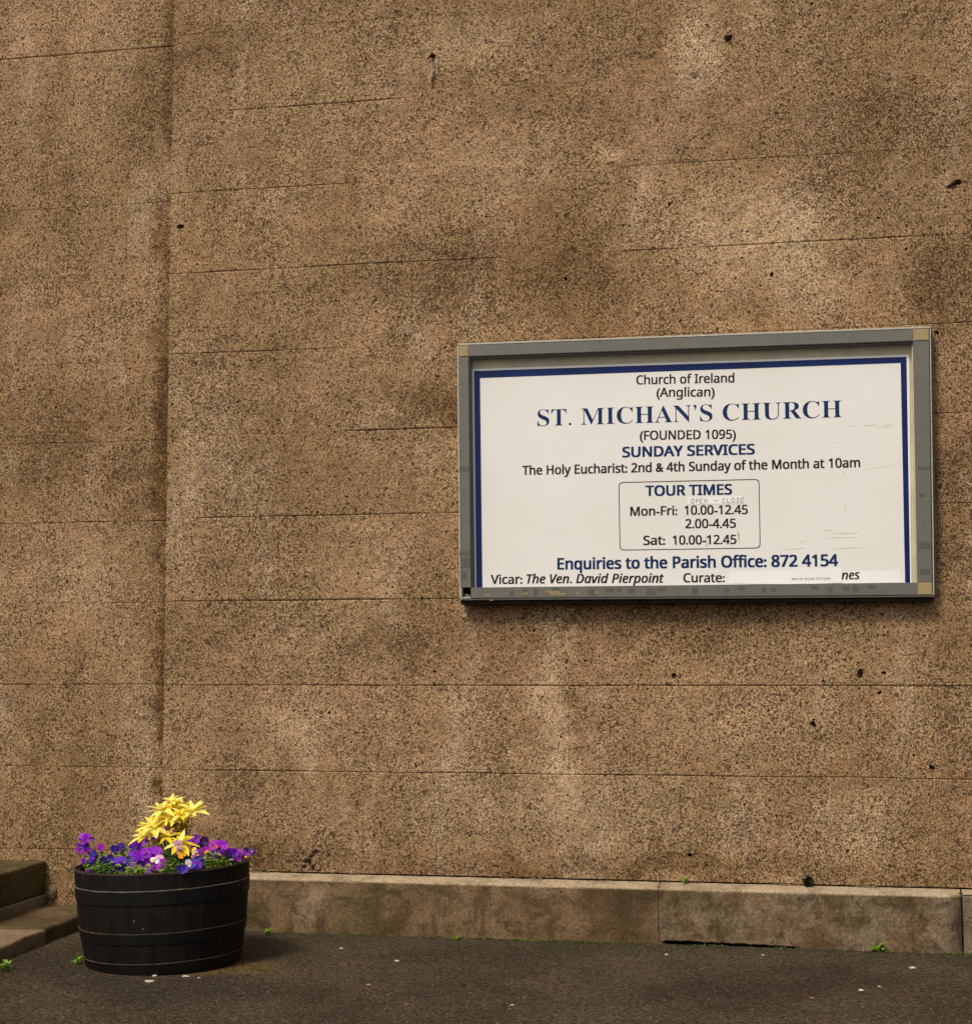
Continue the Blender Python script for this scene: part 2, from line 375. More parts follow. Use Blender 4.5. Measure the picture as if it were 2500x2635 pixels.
# course k lies between joint k (above) and k+1 (below)
main_j = {-3: [(900, .1), (1700, .1)], -2: [(1300, .1), (2050, .12)], -1: [(930, .1), (1700, .1), (2300, .1)], 0: [(720, .1), (1480, .1), (2200, .35)], 1: [(1060, .35), (1613, .2), (2297, .25)],
          2: [(715, .25), (1450, .1), (2200, .1)], 3: [(1067, .2), (1830, .1), (2440, .1)], 4: [(717, .65), (1450, .1), (2230, .1)], 5: [(1067, .2), (1818, .3), (2480, .2)],
          6: [(717, .1), (1464, .6), (2240, .35)], 7: [(1080, .12), (1828, .35), (2420, .1)]}
main_j = {k: J(k, v) for k, v in main_j.items()}
left_j = {k: J(k, [(-60-(k % 2)*300, .2)], .12) for k in range(-3, 8)}; left_j[5] = J(5, [(22, .25)], .12); left_j[8] = J(8, [(122, .7)], .12)
hole_px = [(464, 583, 9, 1), (2212, 495, 5, 1.3), (1985, 705, 6, 1), (1733, 1738, 8, .7), (2212, 1734, 10, .9), (2274, 1731, 5, 1), (2092, 1864, 8, 1.1), (2398, 1976, 7, 1.1),
           (1722, 525, 5, 1), (2462, 468, 10, 1), (1875, 97, 9, 1.2), (1114, 143, 9, .9), (847, 1834, 5, .9), (1455, 716, 5, 1), (2088, 8, 5, 1), (2418, 1523, 12, 1.7), (1774, 2200, 6, 1), (2262, 1783, 5, 1.2),
           (1118, 1728, 4, 1), (2118, 1752, 4, 1), (1373, 1623, 4, 1), (2258, 560, 4, 1), (2330, 640, 4, 1), (1505, 1700, 4, 1), (590, 1985, 4, 1), (2410, 855, 6, 1), (2180, 2190, 4, 1), (1520, 380, 3, 1)]
main_h = []
for u, v, r, sq in hole_px:
    p = on_y(u, v); main_h.append((p.x, p.z, r/608.*.95, sq))
rng = random.Random(3)
for i in range(40):
    p = on_y(rng.uniform(450, 2480), rng.uniform(20, 2230))
    
    if all((p.x-h[0])**2+(p.z-h[1])**2 > .0016 for h in main_h): main_h.append((p.x, p.z, rng.uniform(.0028, .0048), rng.uniform(.8, 1.4)))
XR = X(2760, 1700)
mw = thing('rendered_wall', (0, 0, 0), 'large mottled brown rendered wall of scored blocks carrying the church notice board', 'wall')
build_wall(mw, 0., 0., XR, VM, 1., main_j, {(0, 3): .93, (1, 3): .9, (1, 2): 1.06, (0, 2): 1.04, (3, 0): .95, (2, 0): .97, (6, 1): 1.05, (5, 0): .97}, main_h, -6, 7, .2465)
# wall beyond the vertical break at the right edge of the picture
build_wall(mw, .006, XR+.005, XR+4, {k: [(2400, 2600, .6)] for k in range(-3, 8)}, 4., {k: [(XR+1.0+(k % 2)*.5, .4), (XR+2.2+(k % 2)*.5, .4)] for k in range(-6, 8)}, {}, [], -6, 7, .2465)
bm = bmesh.new(); box(bm, .004, XR+4, .037, .45, .0, zc(-6)+.05)
obj('wall_core', bm, RENDER, mw)
lw = thing('recessed_wall', (0, .12, 0), 'brown rendered wall set back left of the vertical corner, behind the stone steps', 'wall')
lw.location = (0, 0, 0)
left_h = []
for i in range(24):
    p = on_y(rng.uniform(5, 400), rng.uniform(20, 2180), .12); left_h.append((p.x, p.z, rng.uniform(.0026, .0042), 1))
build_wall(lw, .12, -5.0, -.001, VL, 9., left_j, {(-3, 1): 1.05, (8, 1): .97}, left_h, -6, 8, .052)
bm = bmesh.new(); box(bm, -5, -.002, .157, .45, .0, zc(-6)+.05)
obj('wall_core', bm, RENDER, lw)

# ------------------------------------------------------------------ plinth at the foot of the main wall
def plinth_piece(xa, xb, gapfn, seed, proud=0.0, endround=False):
    n = max(3, int((xb-xa)/.014)); v = []; f = []
    for i in range(n+1):
        x = xa+(xb-xa)*i/n
        w = .0035*mnoise.noise(Vector((x*5, seed, 0)))+.0028*mnoise.noise(Vector((x*22, seed, 3)))
        w2 = .005*mnoise.noise(Vector((x*11, seed, 9)))+.003*mnoise.noise(Vector((x*41, seed, 9)))
        yf = -.083-proud; e = 0
        if endround: e = max(0, (x-(xb-.07))/.07)**2*.05
        zb = gapfn(x)
        prof = [(.03, .236), (.0015, .2405+w*.5), (-.03, .236+w*.6), (-.066+e, .2295+w), (-.077-proud+e, .2255+w), (yf+e, .217+w), (yf-.0015+e+w2*.3, .14), (yf-.002+e+w2*.3, .06), (yf+e+w2, zb+.006), (yf+.012+e, zb), (.03, zb)]
        v += [(x, y, z) for y, z in prof]
    m = 11
    for i in range(n):
        for j in range(m): f.append((i*m+j, (i+1)*m+j, (i+1)*m+(j+1) % m, i*m+(j+1) % m))
    f.append(tuple(range(m))); f.append(tuple(n*m+j for j in range(m))[::-1])
    me = bpy.data.meshes.new('plinth_stone'); me.from_pydata(v, [], f); me.update()
    bm = bmesh.new(); bm.from_mesh(me); bmesh.ops.recalc_face_normals(bm, faces=bm.faces); bm.to_mesh(me); bm.free()
    return link('plinth_stone', me, PLINTH, mw)
xj = on_y(1694, 2350, -.083).x
gx0, gx1 = on_z(1700, 2425).x, on_z(2062, 2440).x
def gapf(x):
    if gx0 < x < gx1:
        t = (x-gx0)/(gx1-gx0); return max(.002, .002+.012*min(1, t*25)*(1-t)**.5+.005*mnoise.noise(Vector((x*14, 2, 2)))+.004*mnoise.noise(Vector((x*47, 2, 7))))
    return -.02
def nogap(x): return -.02
PLAST = plinth_piece(.0, xj-.0015, nogap, 1.)
xe = on_y(2475, 2350, -.083).x
plinth_piece(xj+.0015, xe, gapf, 5., .003, True)
plinth_piece(xe+.006, XR+4, nogap, 8., -.02)
# crumbled mortar in the joint on top of the plinth
bm = bmesh.new()
for (ua, ub) in [(1290, 1400), (640, 700), (2000, 2060), (2200, 2260), (900, 930)]:
    for i in range(9):
        u = ua+(ub-ua)*random.random(); p = on_y(u, 2255+(u-640)*.0195, -.006)
        g = bmesh.ops.create_icosphere(bm, subdivisions=1, radius=random.uniform(.003, .006))
        for vv in g['verts']: vv.co = Vector((p.x+vv.co.x*random.uniform(1, 3), -.005+vv.co.y, .2425+vv.co.z*.6))
o = obj('mortar_crumbs', bm, MORTAR, mw); o['kind'] = 'stuff'

# ------------------------------------------------------------------ damage marks on the wall (real chips hanging out of holes)
FIB = plain('weathered_fibre', (.30, .23, .17), .9, .2, .3, 60)
DARKM = plain('black_soot_shade', (.02, .013, .008), .95, .1, .3, 60)
def tube(bm, pts, rad, seg=6):
    rings = []
    for i, p in enumerate(pts):
        p = Vector(p); d = (Vector(pts[min(i+1, len(pts)-1)])-Vector(pts[max(i-1, 0)])).normalized()
        a = d.orthogonal().normalized(); b = d.cross(a); r = rad[i] if isinstance(rad, (list, tuple)) else rad
        rings.append([bm.verts.new(p+a*math.cos(2*math.pi*j/seg)*r+b*math.sin(2*math.pi*j/seg)*r) for j in range(seg)])
    for A, B in zip(rings, rings[1:]):
        for j in range(seg): bm.faces.new((A[j], A[(j+1) % seg], B[(j+1) % seg], B[j]))
    bm.faces.new(rings[0]); bm.faces.new(rings[-1][::-1])
w0 = on_y(1112, 146)
t = thing('frayed_fixing', w0, 'frayed pale fibre remnant hanging from a dark hole high on the wall', 'fixing')
def frpts(lst): return [(on_y(u, v, -.008-d).x-w0.x, -.008-d, on_y(u, v, -.008-d).z-w0.z) for u, v, d in lst]
bm = bmesh.new(); tube(bm, frpts([(1112, 150, -.02), (1108, 168, .004), (1114, 180, .008), (1110, 196, .004), (1107, 208, .004), (1111, 222, .0)]), [.003, .004, .005, .007, .005, .002]); obj('fibre_strand', bm, FIB, t)
bm = bmesh.new(); tube(bm, frpts([(1120, 146, -.02), (1122, 160, .003), (1126, 172, .006), (1118, 184, .003)]), [.003, .005, .003, .002]); obj('fibre_strand', bm, FIB, t)
bm = bmesh.new(); tube(bm, frpts([(1104, 190, .002), (1102, 202, .006), (1106, 214, .003)]), [.002, .004, .002]); obj('fibre_strand', bm, FIB, t)
bm = bmesh.new(); tube(bm, frpts([(1116, 138, .0), (1108, 143, .006), (1100, 150, .004)]), [.005, .006, .002]); obj('rusty_plug', bm, DARKM, t)
# small hook nail upper right
w1 = on_y(1872, 98)
t = thing('bent_nail', w1, 'small black bent nail sticking out of the wall near the top right', 'nail')
t.location = w1
bm = bmesh.new(); tube(bm, [(-.012, .0, .004), (-.01, -.012, .006), (.004, -.016, .004), (.007, -.014, -.012)], [.004, .005, .005, .003]); obj('nail_shank', bm, DARKM, t)
w2 = on_y(2448, 474)
t = thing('broken_plug', w2, 'black broken wall plug with a stub pointing left near the right edge', 'fixing')
bm = bmesh.new(); tube(bm, [(.022, .01, .01), (.012, -.006, .006), (-.006, -.006, -.004), (-.024, -.002, -.012)], [.007, .008, .005, .002]); obj('plug_stub', bm, DARKM, t)

# ragged blown patch just above the plinth right of the barrel
def ragged(name, pxs, y, depth, mat, parent=None, jit=3):
    pts = []
    for i, (u, v) in enumerate(pxs):
        u2, v2 = pxs[(i+1) % len(pxs)]
        for q in range(3):
            t_ = q/3; pts.append((u+(u2-u)*t_+random.uniform(-jit, jit), v+(v2-v)*t_+random.uniform(-jit, jit)))
    P = [on_y(u, v, y) for u, v in pts]; c = sum(P, Vector())/len(P); n = len(P)
    verts = [(p.x, y+depth, p.z) for p in P]+[(c.x+(p.x-c.x)*.72, y, c.z+(p.z-c.z)*.72) for p in P]
    faces = [(i, (i+1) % n, n+(i+1) % n, n+i) for i in range(n)]+[tuple(range(n, 2*n))]
    return pyobj(name, verts, faces, mat, parent)
for (u, v, a, b) in [(812, 2192, 12, 5), (800, 2204, 9, 6), (790, 2216, 14, 7), (782, 2230, 9, 7), (806, 2232, 6, 9), (798, 2222, 6, 4), (820, 2240, 7, 4), (845, 2200, 4, 3)]:
    ragged('soot_patch', [(u-a, v+2), (u-a*.3, v+b), (u+a*.7, v+b*.5), (u+a, v-b*.4), (u+a*.2, v-b), (u-a*.6, v-b*.6)], -.0012, .0016, DARKM, mw, 2)

# ------------------------------------------------------------------ notice board
GREY = plain('grey_aluminium', (.105, .099, .079), .42, .5, .07, 30)
LIP = plain('pale_aluminium', (.38, .34, .27), .4, .5, .08, 40)
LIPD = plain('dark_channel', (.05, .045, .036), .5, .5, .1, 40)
TANCAP = plain('tan_plastic', (.27, .20, .09), .55, .4, .08, 40)
BACK = plain('cream_backboard', (.50, .44, .30), .7, .3, .12, 9)
TAPE = plain('grime_on_frame', (.072, .067, .054), .6, .4, .15, 60)
BARE = plain('bare_metal_patch', (.22, .155, .075), .6, .4, .25, 50)
def paper_mat():
    s = NT('poster_paper'); a = s.noise(1.2, 4, .6); b = s.noise(14, 5, .7)
    base = s.mix(s.ramp(a, .3, .7), (.655, .625, .585), (.695, .67, .635))
    base = s.mix(s.ramp(b, .62, .8, 0, .25), base, (.60, .54, .45))
    s.bump(s.noise(2.5, 3, .5), .25, .01)
    return s.fin(base, .6, .25)
PAPER = paper_mat()
WHITE = plain('fresh_white_paper', (.74, .725, .705), .6, .3, .02, 10)
BLUE = plain('royal_blue_print', (.0005, .010, .082), .6, .1, .25, 5)
NAVY = plain('navy_ink', (.002, .019, .085), .7, .1, .1, 20)
INK = plain('black_ink', (.014, .011, .007), .7, .1, .1, 20)
PEN = plain('grey_pen', (.16, .15, .15), .6, .3, .1, 20)
RESID = plain('tape_residue', (.52, .44, .32), .7, .3, .25, 40)
YF, YP = -.085, -.036
nb = thing('notice_board', (0, 0, 0), 'grey framed church notice board under glazing with blue bordered white poster', 'notice board')
TL, TR, BR, BL_ = (1180, 889), (2389, 845), (2398, 1531), (1186, 1540)
iTL, iTR, iBR, iBL = (1205, 917), (2349, 877), (2360, 1499), (1211, 1512)
def q(pts, y): return [(on_y(u, v, y).x, on_y(u, v, y).z) for u, v in pts]
o4 = q([TL, TR, BR, BL_], YF); i4 = q([iTL, iTR, iBR, iBL], YF)
def lerp(a, b, t): return (a[0]+(b[0]-a[0])*t, a[1]+(b[1]-a[1])*t)
# corner caps cover the ends; rails run between them
cw = .046/ (o4[1][0]-o4[0][0]); chh = .046/(o4[0][1]-o4[3][1])
def beveled(name, quad, y0, y1, mat, b=.002, parent=nb):
    bm = bmesh.new(); prism(bm, quad, y0, y1)
    fr = [e for e in bm.edges if all(abs(v.co.y-y0) < 1e-6 for v in e.verts)]
    bmesh.ops.bevel(bm, geom=fr, offset=b, segments=2, affect='EDGES'); return obj(name, bm, mat, parent)
oTL, oTR, oBR, oBL = o4; nTL, nTR, nBR, nBL = i4
rail_top = beveled('top_rail', [(nTL[0], lerp(oTL, oTR, .02)[1]), (nTR[0], lerp(oTL, oTR, .98)[1]), nTR, nTL], YF, -.006, GREY)
rail_bot = beveled('bottom_rail', [nBL, nBR, (nBR[0], lerp(oBL, oBR, .98)[1]), (nBL[0], lerp(oBL, oBR, .02)[1])], YF, -.006, GREY)
rail_l = beveled('side_rail', [oTL[:1]+(nTL[1],), nTL, nBL, (oBL[0], nBL[1])], YF+.0004, -.006, GREY)
rail_r = beveled('side_rail', [nTR, (oTR[0], nTR[1]), (oBR[0], nBR[1]), nBR], YF+.0004, -.006, GREY)
def cap(c_out, c_in, mat=TANCAP):
    quad = [c_out, (c_in[0], c_out[1]), c_in, (c_out[0], c_in[1])]
    return beveled('corner_cap', quad, YF-.0015, -.006, mat, .003)
cap(oTL, nTL); cap(oTR, nTR); cc = cap(oBR, nBR)
# broken bottom left corner: an empty dark socket with a chip of the old cap left
bm = bmesh.new(); prism(bm, [(oBL[0], nBL[1]), nBL, (nBL[0], oBL[1]), oBL], -.03, -.006); obj('corner_socket', bm, DARKM, nb)
bm = bmesh.new()
x_, z_ = oBL
prism(bm, [(x_, z_), (x_+.040, z_), (x_+.040, z_+.005), (x_, z_+.005)], YF, -.03)
prism(bm, [(x_, z_+.0052), (x_+.003, z_+.0052), (x_+.003, nBL[1]-.001), (x_, nBL[1]-.001)], YF, -.03)
o = obj('corner_cap', bm, LIP, nb); o['label'] = 'broken shell of the bottom left corner cap'
bm = bmesh.new(); prism(bm, [(x_+.006, z_+.006), (x_+.036, z_+.006), (x_+.031, z_+.016), (x_+.014, z_+.022)], -.06, -.03); obj('cap_chip', bm, plain('green_plastic', (.12, .15, .12), .6), nb)
# outer lip: light bead standing behind the front face along the outside, darker groove between
def lipbar(name, a, b, dx0, dx1, y0, y1, mat, horizontal):
    bm = bmesh.new()
    if horizontal: prism(bm, [(a[0]-.006, a[1]+dx0), (b[0]+.006, b[1]+dx0), (b[0]+.006, b[1]+dx1), (a[0]-.006, a[1]+dx1)], y0, y1)
    else: prism(bm, [(a[0]+dx0, a[1]), (a[0]+dx1, a[1]), (b[0]+dx1, b[1]), (b[0]+dx0, b[1])], y0, y1)
    fr = [e for e in bm.edges]
    bmesh.ops.bevel(bm, geom=fr, offset=.0015, segments=2, affect='EDGES')
    return obj(name, bm, mat, nb)
lipbar('outer_lip', oTL, oTR, .002, .0105, YF+.004, -.004, LIP, True)
lipbar('outer_lip', oTL, oBL, -.0085, -.002, YF+.004, -.004, LIP, False)
lipbar('outer_lip', oTR, oBR, .0035, .0085, YF+.006, -.004, LIP, False)
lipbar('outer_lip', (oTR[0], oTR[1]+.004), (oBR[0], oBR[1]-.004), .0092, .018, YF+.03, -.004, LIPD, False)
lipbar('outer_lip', oBL, oBR, -.007, -.001, YF+.008, -.004, LIP, True)
lipbar('under_board_shade_strip', oBL, oBR, -.026, -.0075, YF+.022, -.003, DARKM, True)  # added black strip standing in for the shade under the board
# tray back
bm = bmesh.new(); e_ = .012
prism(bm, [(nTL[0]-e_, nTL[1]+e_), (nTR[0]+e_, nTR[1]+e_), (nBR[0]+e_, nBR[1]-e_), (nBL[0]-e_, nBL[1]-e_)], -.032, -.0055); obj('back_board', bm, BACK, nb)
# inner strips along the sight edge, dark at left and top, cream at right
for a, b in ((nTL, nBL),):
    bm = bmesh.new(); prism(bm, [(a[0]+.0004, a[1]-.001), (a[0]+.005, a[1]-.001), (b[0]+.005, b[1]+.001), (b[0]+.0004, b[1]+.001)], YF+.012, -.0325); obj('sight_edge_strip', bm, LIPD, nb)
bm = bmesh.new(); prism(bm, [(nTL[0]+.001, nTL[1]-.0004), (nTR[0]-.001, nTR[1]-.0004), (nTR[0]-.001, nTR[1]-.006), (nTL[0]+.001, nTL[1]-.006)], YF+.012, -.0325); obj('sight_edge_strip', bm, LIPD, nb)
bm = bmesh.new(); prism(bm, [(nTR[0]-.005, nTR[1]-.007), (nTR[0]-.0004, nTR[1]-.007), (nBR[0]-.0004, nBR[1]+.001), (nBR[0]-.005, nBR[1]+.001)], YF+.02, -.0325); obj('sight_edge_strip', bm, BACK, nb)
# glazing: thin clear sheet
gm = NT('clear_acrylic'); t_ = gm.t
tr = t_.nodes.new('ShaderNodeBsdfTransparent'); gl = t_.nodes.new('ShaderNodeBsdfGlossy'); gl.inputs['Roughness'].default_value = .08
mx = t_.nodes.new('ShaderNodeMixShader')
tr.inputs['Color'].default_value = (.98, .98, .97, 1)
ge = t_.nodes.new('ShaderNodeNewGeometry'); dt = t_.nodes.new('ShaderNodeVectorMath'); dt.operation = 'DOT_PRODUCT'
t_.links.new(ge.outputs['Incoming'], dt.inputs[0]); t_.links.new(ge.outputs['Normal'], dt.inputs[1])
c_ = gm.math('SUBTRACT', 1.0, gm.math('ABSOLUTE', dt.outputs['Value'])); fres = gm.math('ADD', .012, gm.math('MULTIPLY', .9, gm.math('POWER', c_, 5.0)))
t_.links.new(fres, mx.inputs[0]); t_.links.new(tr.outputs[0], mx.inputs[1]); t_.links.new(gl.outputs[0], mx.inputs[2]); t_.links.new(mx.outputs[0], gm.out.inputs[0])
bm = bmesh.new(); yg = YF+.009
bm.faces.new([bm.verts.new((x, yg, z)) for x, z in [(nTL[0]-.004, nTL[1]+.004), (nBL[0]-.004, nBL[1]-.004), (nBR[0]+.004, nBR[1]-.004), (nTR[0]+.004, nTR[1]+.004)]])
obj('glazing', bm, gm.m, nb)

# poster sheet
def z2(x, y): return 1150+x/1.443, 820+y/1.443
def pp(lst, y): return [on_y(*z2(a, b), y) for a, b in lst]
def flat(name, lst, y, mat, parent, th=0.0004):
    P = [on_y(*z2(a, b), y) for a, b in lst]; n = len(P)
    v = [tuple(p) for p in P]+[(p.x, y+th, p.z) for p in P]
    f = [tuple(range(n))[::-1]]+[(i, (i+1) % n, n+(i+1) % n, n+i) for i in range(n)]
    o = pyobj(name, v, f, mat, parent)
    bm = bmesh.new(); bm.from_mesh(o.data); bmesh.ops.recalc_face_normals(bm, faces=bm.faces); bm.to_mesh(o.data); bm.free(); return o
poster = flat('poster', [(92, 187), (1715, 133), (1724, 990), (103, 1006)], YP, PAPER, nb, .003)
# white margin + blue border as four mitred strips
def strips(name, out, inn, y, mat):
    V = [tuple(on_y(*z2(a, b), y)) for a, b in out+inn]; F = []
    k = len(out)
    for i in range(k-1): F.append((i, i+1, k+i+1, k+i))
    return pyobj(name, V, F, mat, poster)
strips('white_margin', [(103, 1004), (92, 187), (1715, 133), (1724, 990)], [(109, 1004), (100, 194), (1705, 141), (1719, 990)], YP-.0004, WHITE)
strips('blue_border', [(109, 1004), (100, 194), (1705, 141), (1719, 990)], [(131, 1004), (122, 220), (1683, 164), (1700, 990)], YP-.0008, BLUE)

# lettering: the built-in font, mathematical sans / serif ranges for other styles
def conv(s, up=None, lo=None, dg=None):
    o = ''
    for c in s:
        if up and 'A' <= c <= 'Z': o += chr(up+ord(c)-65)
        elif lo and 'a' <= c <= 'z': o += chr(lo+ord(c)-97)
        elif dg and '0' <= c <= '9': o += chr(dg+ord(c)-48)
        else: o += c
    return o
STY = {'sans': (0x1D5A0, 0x1D5BA, 0x1D7E2), 'bold': (0x1D5D4, 0x1D5EE, 0x1D7EC), 'ital': (0x1D608, 0x1D622, 0x1D7E2), 'serif': (0x1D400, 0x1D41A, 0x1D7CE)}
_dg = None
def text_mesh(s, style, offset, space=1.0):
    cu = bpy.data.curves.new('lettering', 'FONT'); cu.body = conv(s, *STY[style]); cu.size = 1; cu.offset = offset; cu.resolution_u = 3; cu.space_character = space
    o = bpy.data.objects.new('tmp', cu); col.objects.link(o); bpy.context.view_layer.update()
    me = bpy.data.meshes.new_from_object(o.evaluated_get(bpy.context.evaluated_depsgraph_get())); bpy.data.objects.remove(o); bpy.data.curves.remove(cu)
    return me
CAPH = {}
def caph(style):
    if style not in CAPH:
        me = text_mesh('H', style, 0); CAPH[style] = max(v.co.y for v in me.vertices)
    return CAPH[style]
def text(s, style, x0, x1, b0, b1, cap, mat, offset=.0, y=YP-.0006, name='lettering', space=1.0):
    me = text_mesh(s, style, -.007 if style == 'serif' else 0, space)
    xs = [v.co.x for v in me.vertices]; a, b = min(xs), max(xs)
    L = on_y(*z2(x0, b0), y); Rr = on_y(*z2(x1, b1), y); T = on_y(*z2(x0, b0-cap), y)
    ex = (Rr-L)/(b-a); ez = Vector((-(Rr-L).z, 0, (Rr-L).x)).normalized()*((T-L).length/caph(style))
    offs = [0] if offset <= 0 else [(-offset, -offset*.6), (offset, -offset*.6), (-offset, offset*.6), (offset, offset*.6)]
    V = []; F = []
    for qi, of in enumerate(offs):
        ox, oz = of if of else (0, 0)
        k = len(V); V += [tuple(L+ex*(v.co.x-a+ox)+ez*(v.co.y+oz)+Vector((0, -.00004*qi, 0))) for v in me.vertices]; F += [tuple(k+i for i in p.vertices) for p in me.polygons]
    return pyobj(name, V, F, mat, poster)
OF = .021
text('Church of Ireland', 'sans', 703, 1065, 244, 236, 33, INK, OF*1.2)
text('(Anglican)', 'sans', 778, 992, 290, 288, 33, INK, OF*1.2)
text('ST. MICHAN’S CHURCH', 'serif', 335, 1465, 399, 366, 61, NAVY, -.004)
text('(FOUNDED 1095)', 'sans', 716, 1071, 450, 445, 33, INK, OF*1.2)
text('SUNDAY SERVICES', 'sans', 652, 1140, 514, 503, 37, NAVY, OF*1.8)
text('The Holy Eucharist: 2nd & 4th Sunday of the Month at 10am', 'sans', 280, 1532, 580, 551, 33, INK, OF*1.4)
text('TOUR TIMES', 'sans', 738, 1056, 658, 652, 37, NAVY, OF*1.8)
text('Mon-Fri:', 'sans', 681, 853, 732, 729, 33, INK, OF*1.3)
text('10.00-12.45', 'sans', 882, 1115, 728, 725, 33, INK, OF*1.3)
text('2.00-4.45', 'sans', 885, 1071, 778, 776, 33, INK, OF*1.3)
text('Sat:', 'sans', 729, 808, 840, 839, 33, INK, OF*1.3)
text('10.00-12.45', 'sans', 838, 1073, 839, 836, 33, INK, OF*1.3)
text('Enquiries to the Parish Office: 872 4154', 'sans', 411, 1450, 931, 918, 41, NAVY, OF*1.8)
text('Vicar:', 'sans', 163, 278, 985, 984, 33, INK, OF*1.3)
text('The Ven. David Pierpoint', 'ital', 296, 804, 983, 980, 33, INK, OF*1.3)
text('Curate:', 'sans', 878, 1029, 979, 978, 33, INK, OF*1.3)
text('nes', 'ital', 1465, 1531, 969, 967, 33, INK, OF*1.3)
# rounded box round the tour times
def rounded(c, r, n=5):
    out = []
    for i in range(4):
        p = Vector(c[i]); a = (Vector(c[i-1])-p).normalized(); b = (Vector(c[(i+1) % 4])-p).normalized()
        for k in range(n+1):
            t = k/n; out.append(p+a*r*(1-t)**2+b*r*t**2)
    return out
bxo = rounded([(636, 607), (1159, 595), (1163, 853), (640, 861)], 18); bxi = rounded([(639, 610), (1156, 598), (1160, 850), (643, 858)], 16)
n_ = len(bxo); V = [tuple(on_y(*z2(*p), YP-.0006)) for p in bxo+bxi]
pyobj('box_outline', V, [(i, (i+1) % n_, n_+(i+1) % n_, n_+i) for i in range(n_)], INK, poster)
# pasted paper corrections
flat('paper_patch', [(890, 663), (1096, 658), (1098, 686), (892, 690)], YP-.0012, WHITE, poster)
flat('paper_patch', [(1047, 940), (1270, 935), (1270, 986), (1047, 984)], YP-.0012, WHITE, poster)
flat('paper_patch', [(1466, 940), (1681, 933), (1685, 979), (1466, 984)], YP-.00035, WHITE, poster, .0002)
flat('paper_patch', [(1265, 933), (1300, 929), (1380, 930), (1465, 924), (1465, 981), (1262, 988)], YP-.0018, WHITE, poster)
text("REV'D ROSE STYLES", 'bold', 1279, 1423, 971, 969, 8, PEN, 0, YP-.0021, space=1.05)
# hand-written OPEN - CLOSE
GL = {'O': [[(0, .5), (.15, .95), (.5, 1), (.72, .6), (.55, .1), (.2, 0), (0, .5)]], 'P': [[(.1, 0), (.2, 1)], [(.2, 1), (.7, .9), (.6, .5), (.15, .5)]], 'E': [[(.65, 1), (.1, 1), (.05, 0), (.6, .02)], [(.08, .5), (.5, .52)]],
      'N': [[(.05, 0), (.1, 1), (.6, .05), (.65, 1)]], '-': [[(0, .5), (.8, .52)]], 'C': [[(.6, .9), (.2, .9), (0, .4), (.2, 0), (.6, .1)]], 'L': [[(.1, 1), (.05, 0), (.6, 0)]], 'S': [[(.6, .95), (.15, .85), (.2, .55), (.55, .4), (.45, .05), (0, .05)]]}
def ribbon(V, F, pts, w, y):
    for a, b in zip(pts, pts[1:]):
        a = Vector(a); b = Vector(b); d = (b-a).normalized(); nn = Vector((-d.y, d.x))*w; a = a-d*w*.5; b = b+d*w*.5; k = len(V)
        V += [tuple(on_y(*z2(*(c)), y-.00002*(k % 9))) for c in (a+nn, b+nn, b-nn, a-nn)]; F.append((k, k+1, k+2, k+3))
V = []; F = []
cx_ = 905
for ch, wd in [('O', 17), ('P', 16), ('E', 16), ('N', 22), (' ', 16), ('-', 22), (' ', 8), ('C', 17), ('L', 16), ('O', 18), ('S', 16), ('E', 12)]:
    if ch in GL:
        for st in GL[ch]: ribbon(V, F, [(cx_+px_*17*(1 if ch != '-' else .9), 686-(cx_-905)*.02-pz_*17) for px_, pz_ in st], 1.0, YP-.0016)
    cx_ += wd
pyobj('handwriting', V, F, PEN, poster)
# tape residue and painted glare streaks on the poster
def scuff_or_glare(x0, y0, x1, y1, w, mat=RESID, name='tape_residue'):
    n = 7; a = Vector((x0, y0)); b = Vector((x1, y1)); d = (b-a).normalized(); nn = Vector((-d.y, d.x)); up = []; dn = []
    for i in range(n+1):
        t = i/n; p = a+(b-a)*t; ww = w*(.35+.65*random.random())*math.sin(math.pi*(.12+.76*t)); wv = nn*random.uniform(-.4, .4)*w
        up.append(tuple(p+nn*ww+wv)); dn.append(tuple(p-nn*ww+wv))
    V = [tuple(on_y(*z2(*p), YP-.0005)) for p in up+dn]
    return pyobj(name, V, [(i, i+1, n+2+i, n+1+i) for i in range(n)], mat, poster)
for a in [(1490, 398, 1505, 397, 1.6), (1545, 398, 1595, 394, 2.2), (1600, 404, 1640, 402, 1.8), (1615, 396, 1655, 394, 1.4), (1220, 570, 1224, 582, 1.8), (1470, 570, 1472, 590, 1.8), (1472, 570, 1482, 569, 1.2),
          (1476, 698, 1479, 720, 2.2), (1231, 716, 1233, 722, 2.0), (1400, 788, 1428, 786, 1.6), (1428, 797, 1500, 796, 2), (1500, 798, 1530, 792, 1.6), (1306, 832, 1332, 824, 1.6), (1232, 842, 1236, 848, 2.0),
          (1240, 858, 1330, 853, 1.4), (1420, 856, 1540, 850, 1.4), (960, 800, 964, 850, 3.2), (1078, 778, 1084, 835, 4), (1400, 815, 1520, 812, 1.2), (1560, 560, 1650, 545, 1), (1480, 924, 1484, 930, 1.6)]: scuff_or_glare(*a)
for a in [(205, 950, 310, 838, 1.0), (228, 950, 330, 860, .9), (330, 828, 420, 770, .9), (160, 940, 215, 880, .8), (390, 800, 470, 765, .8), (1380, 470, 1480, 452, 1.4), (1500, 870, 1600, 862, 1.2)]: scuff_or_glare(*a, mat=WHITE, name='glare_streak')  # glare on the glazing, painted as white streaks
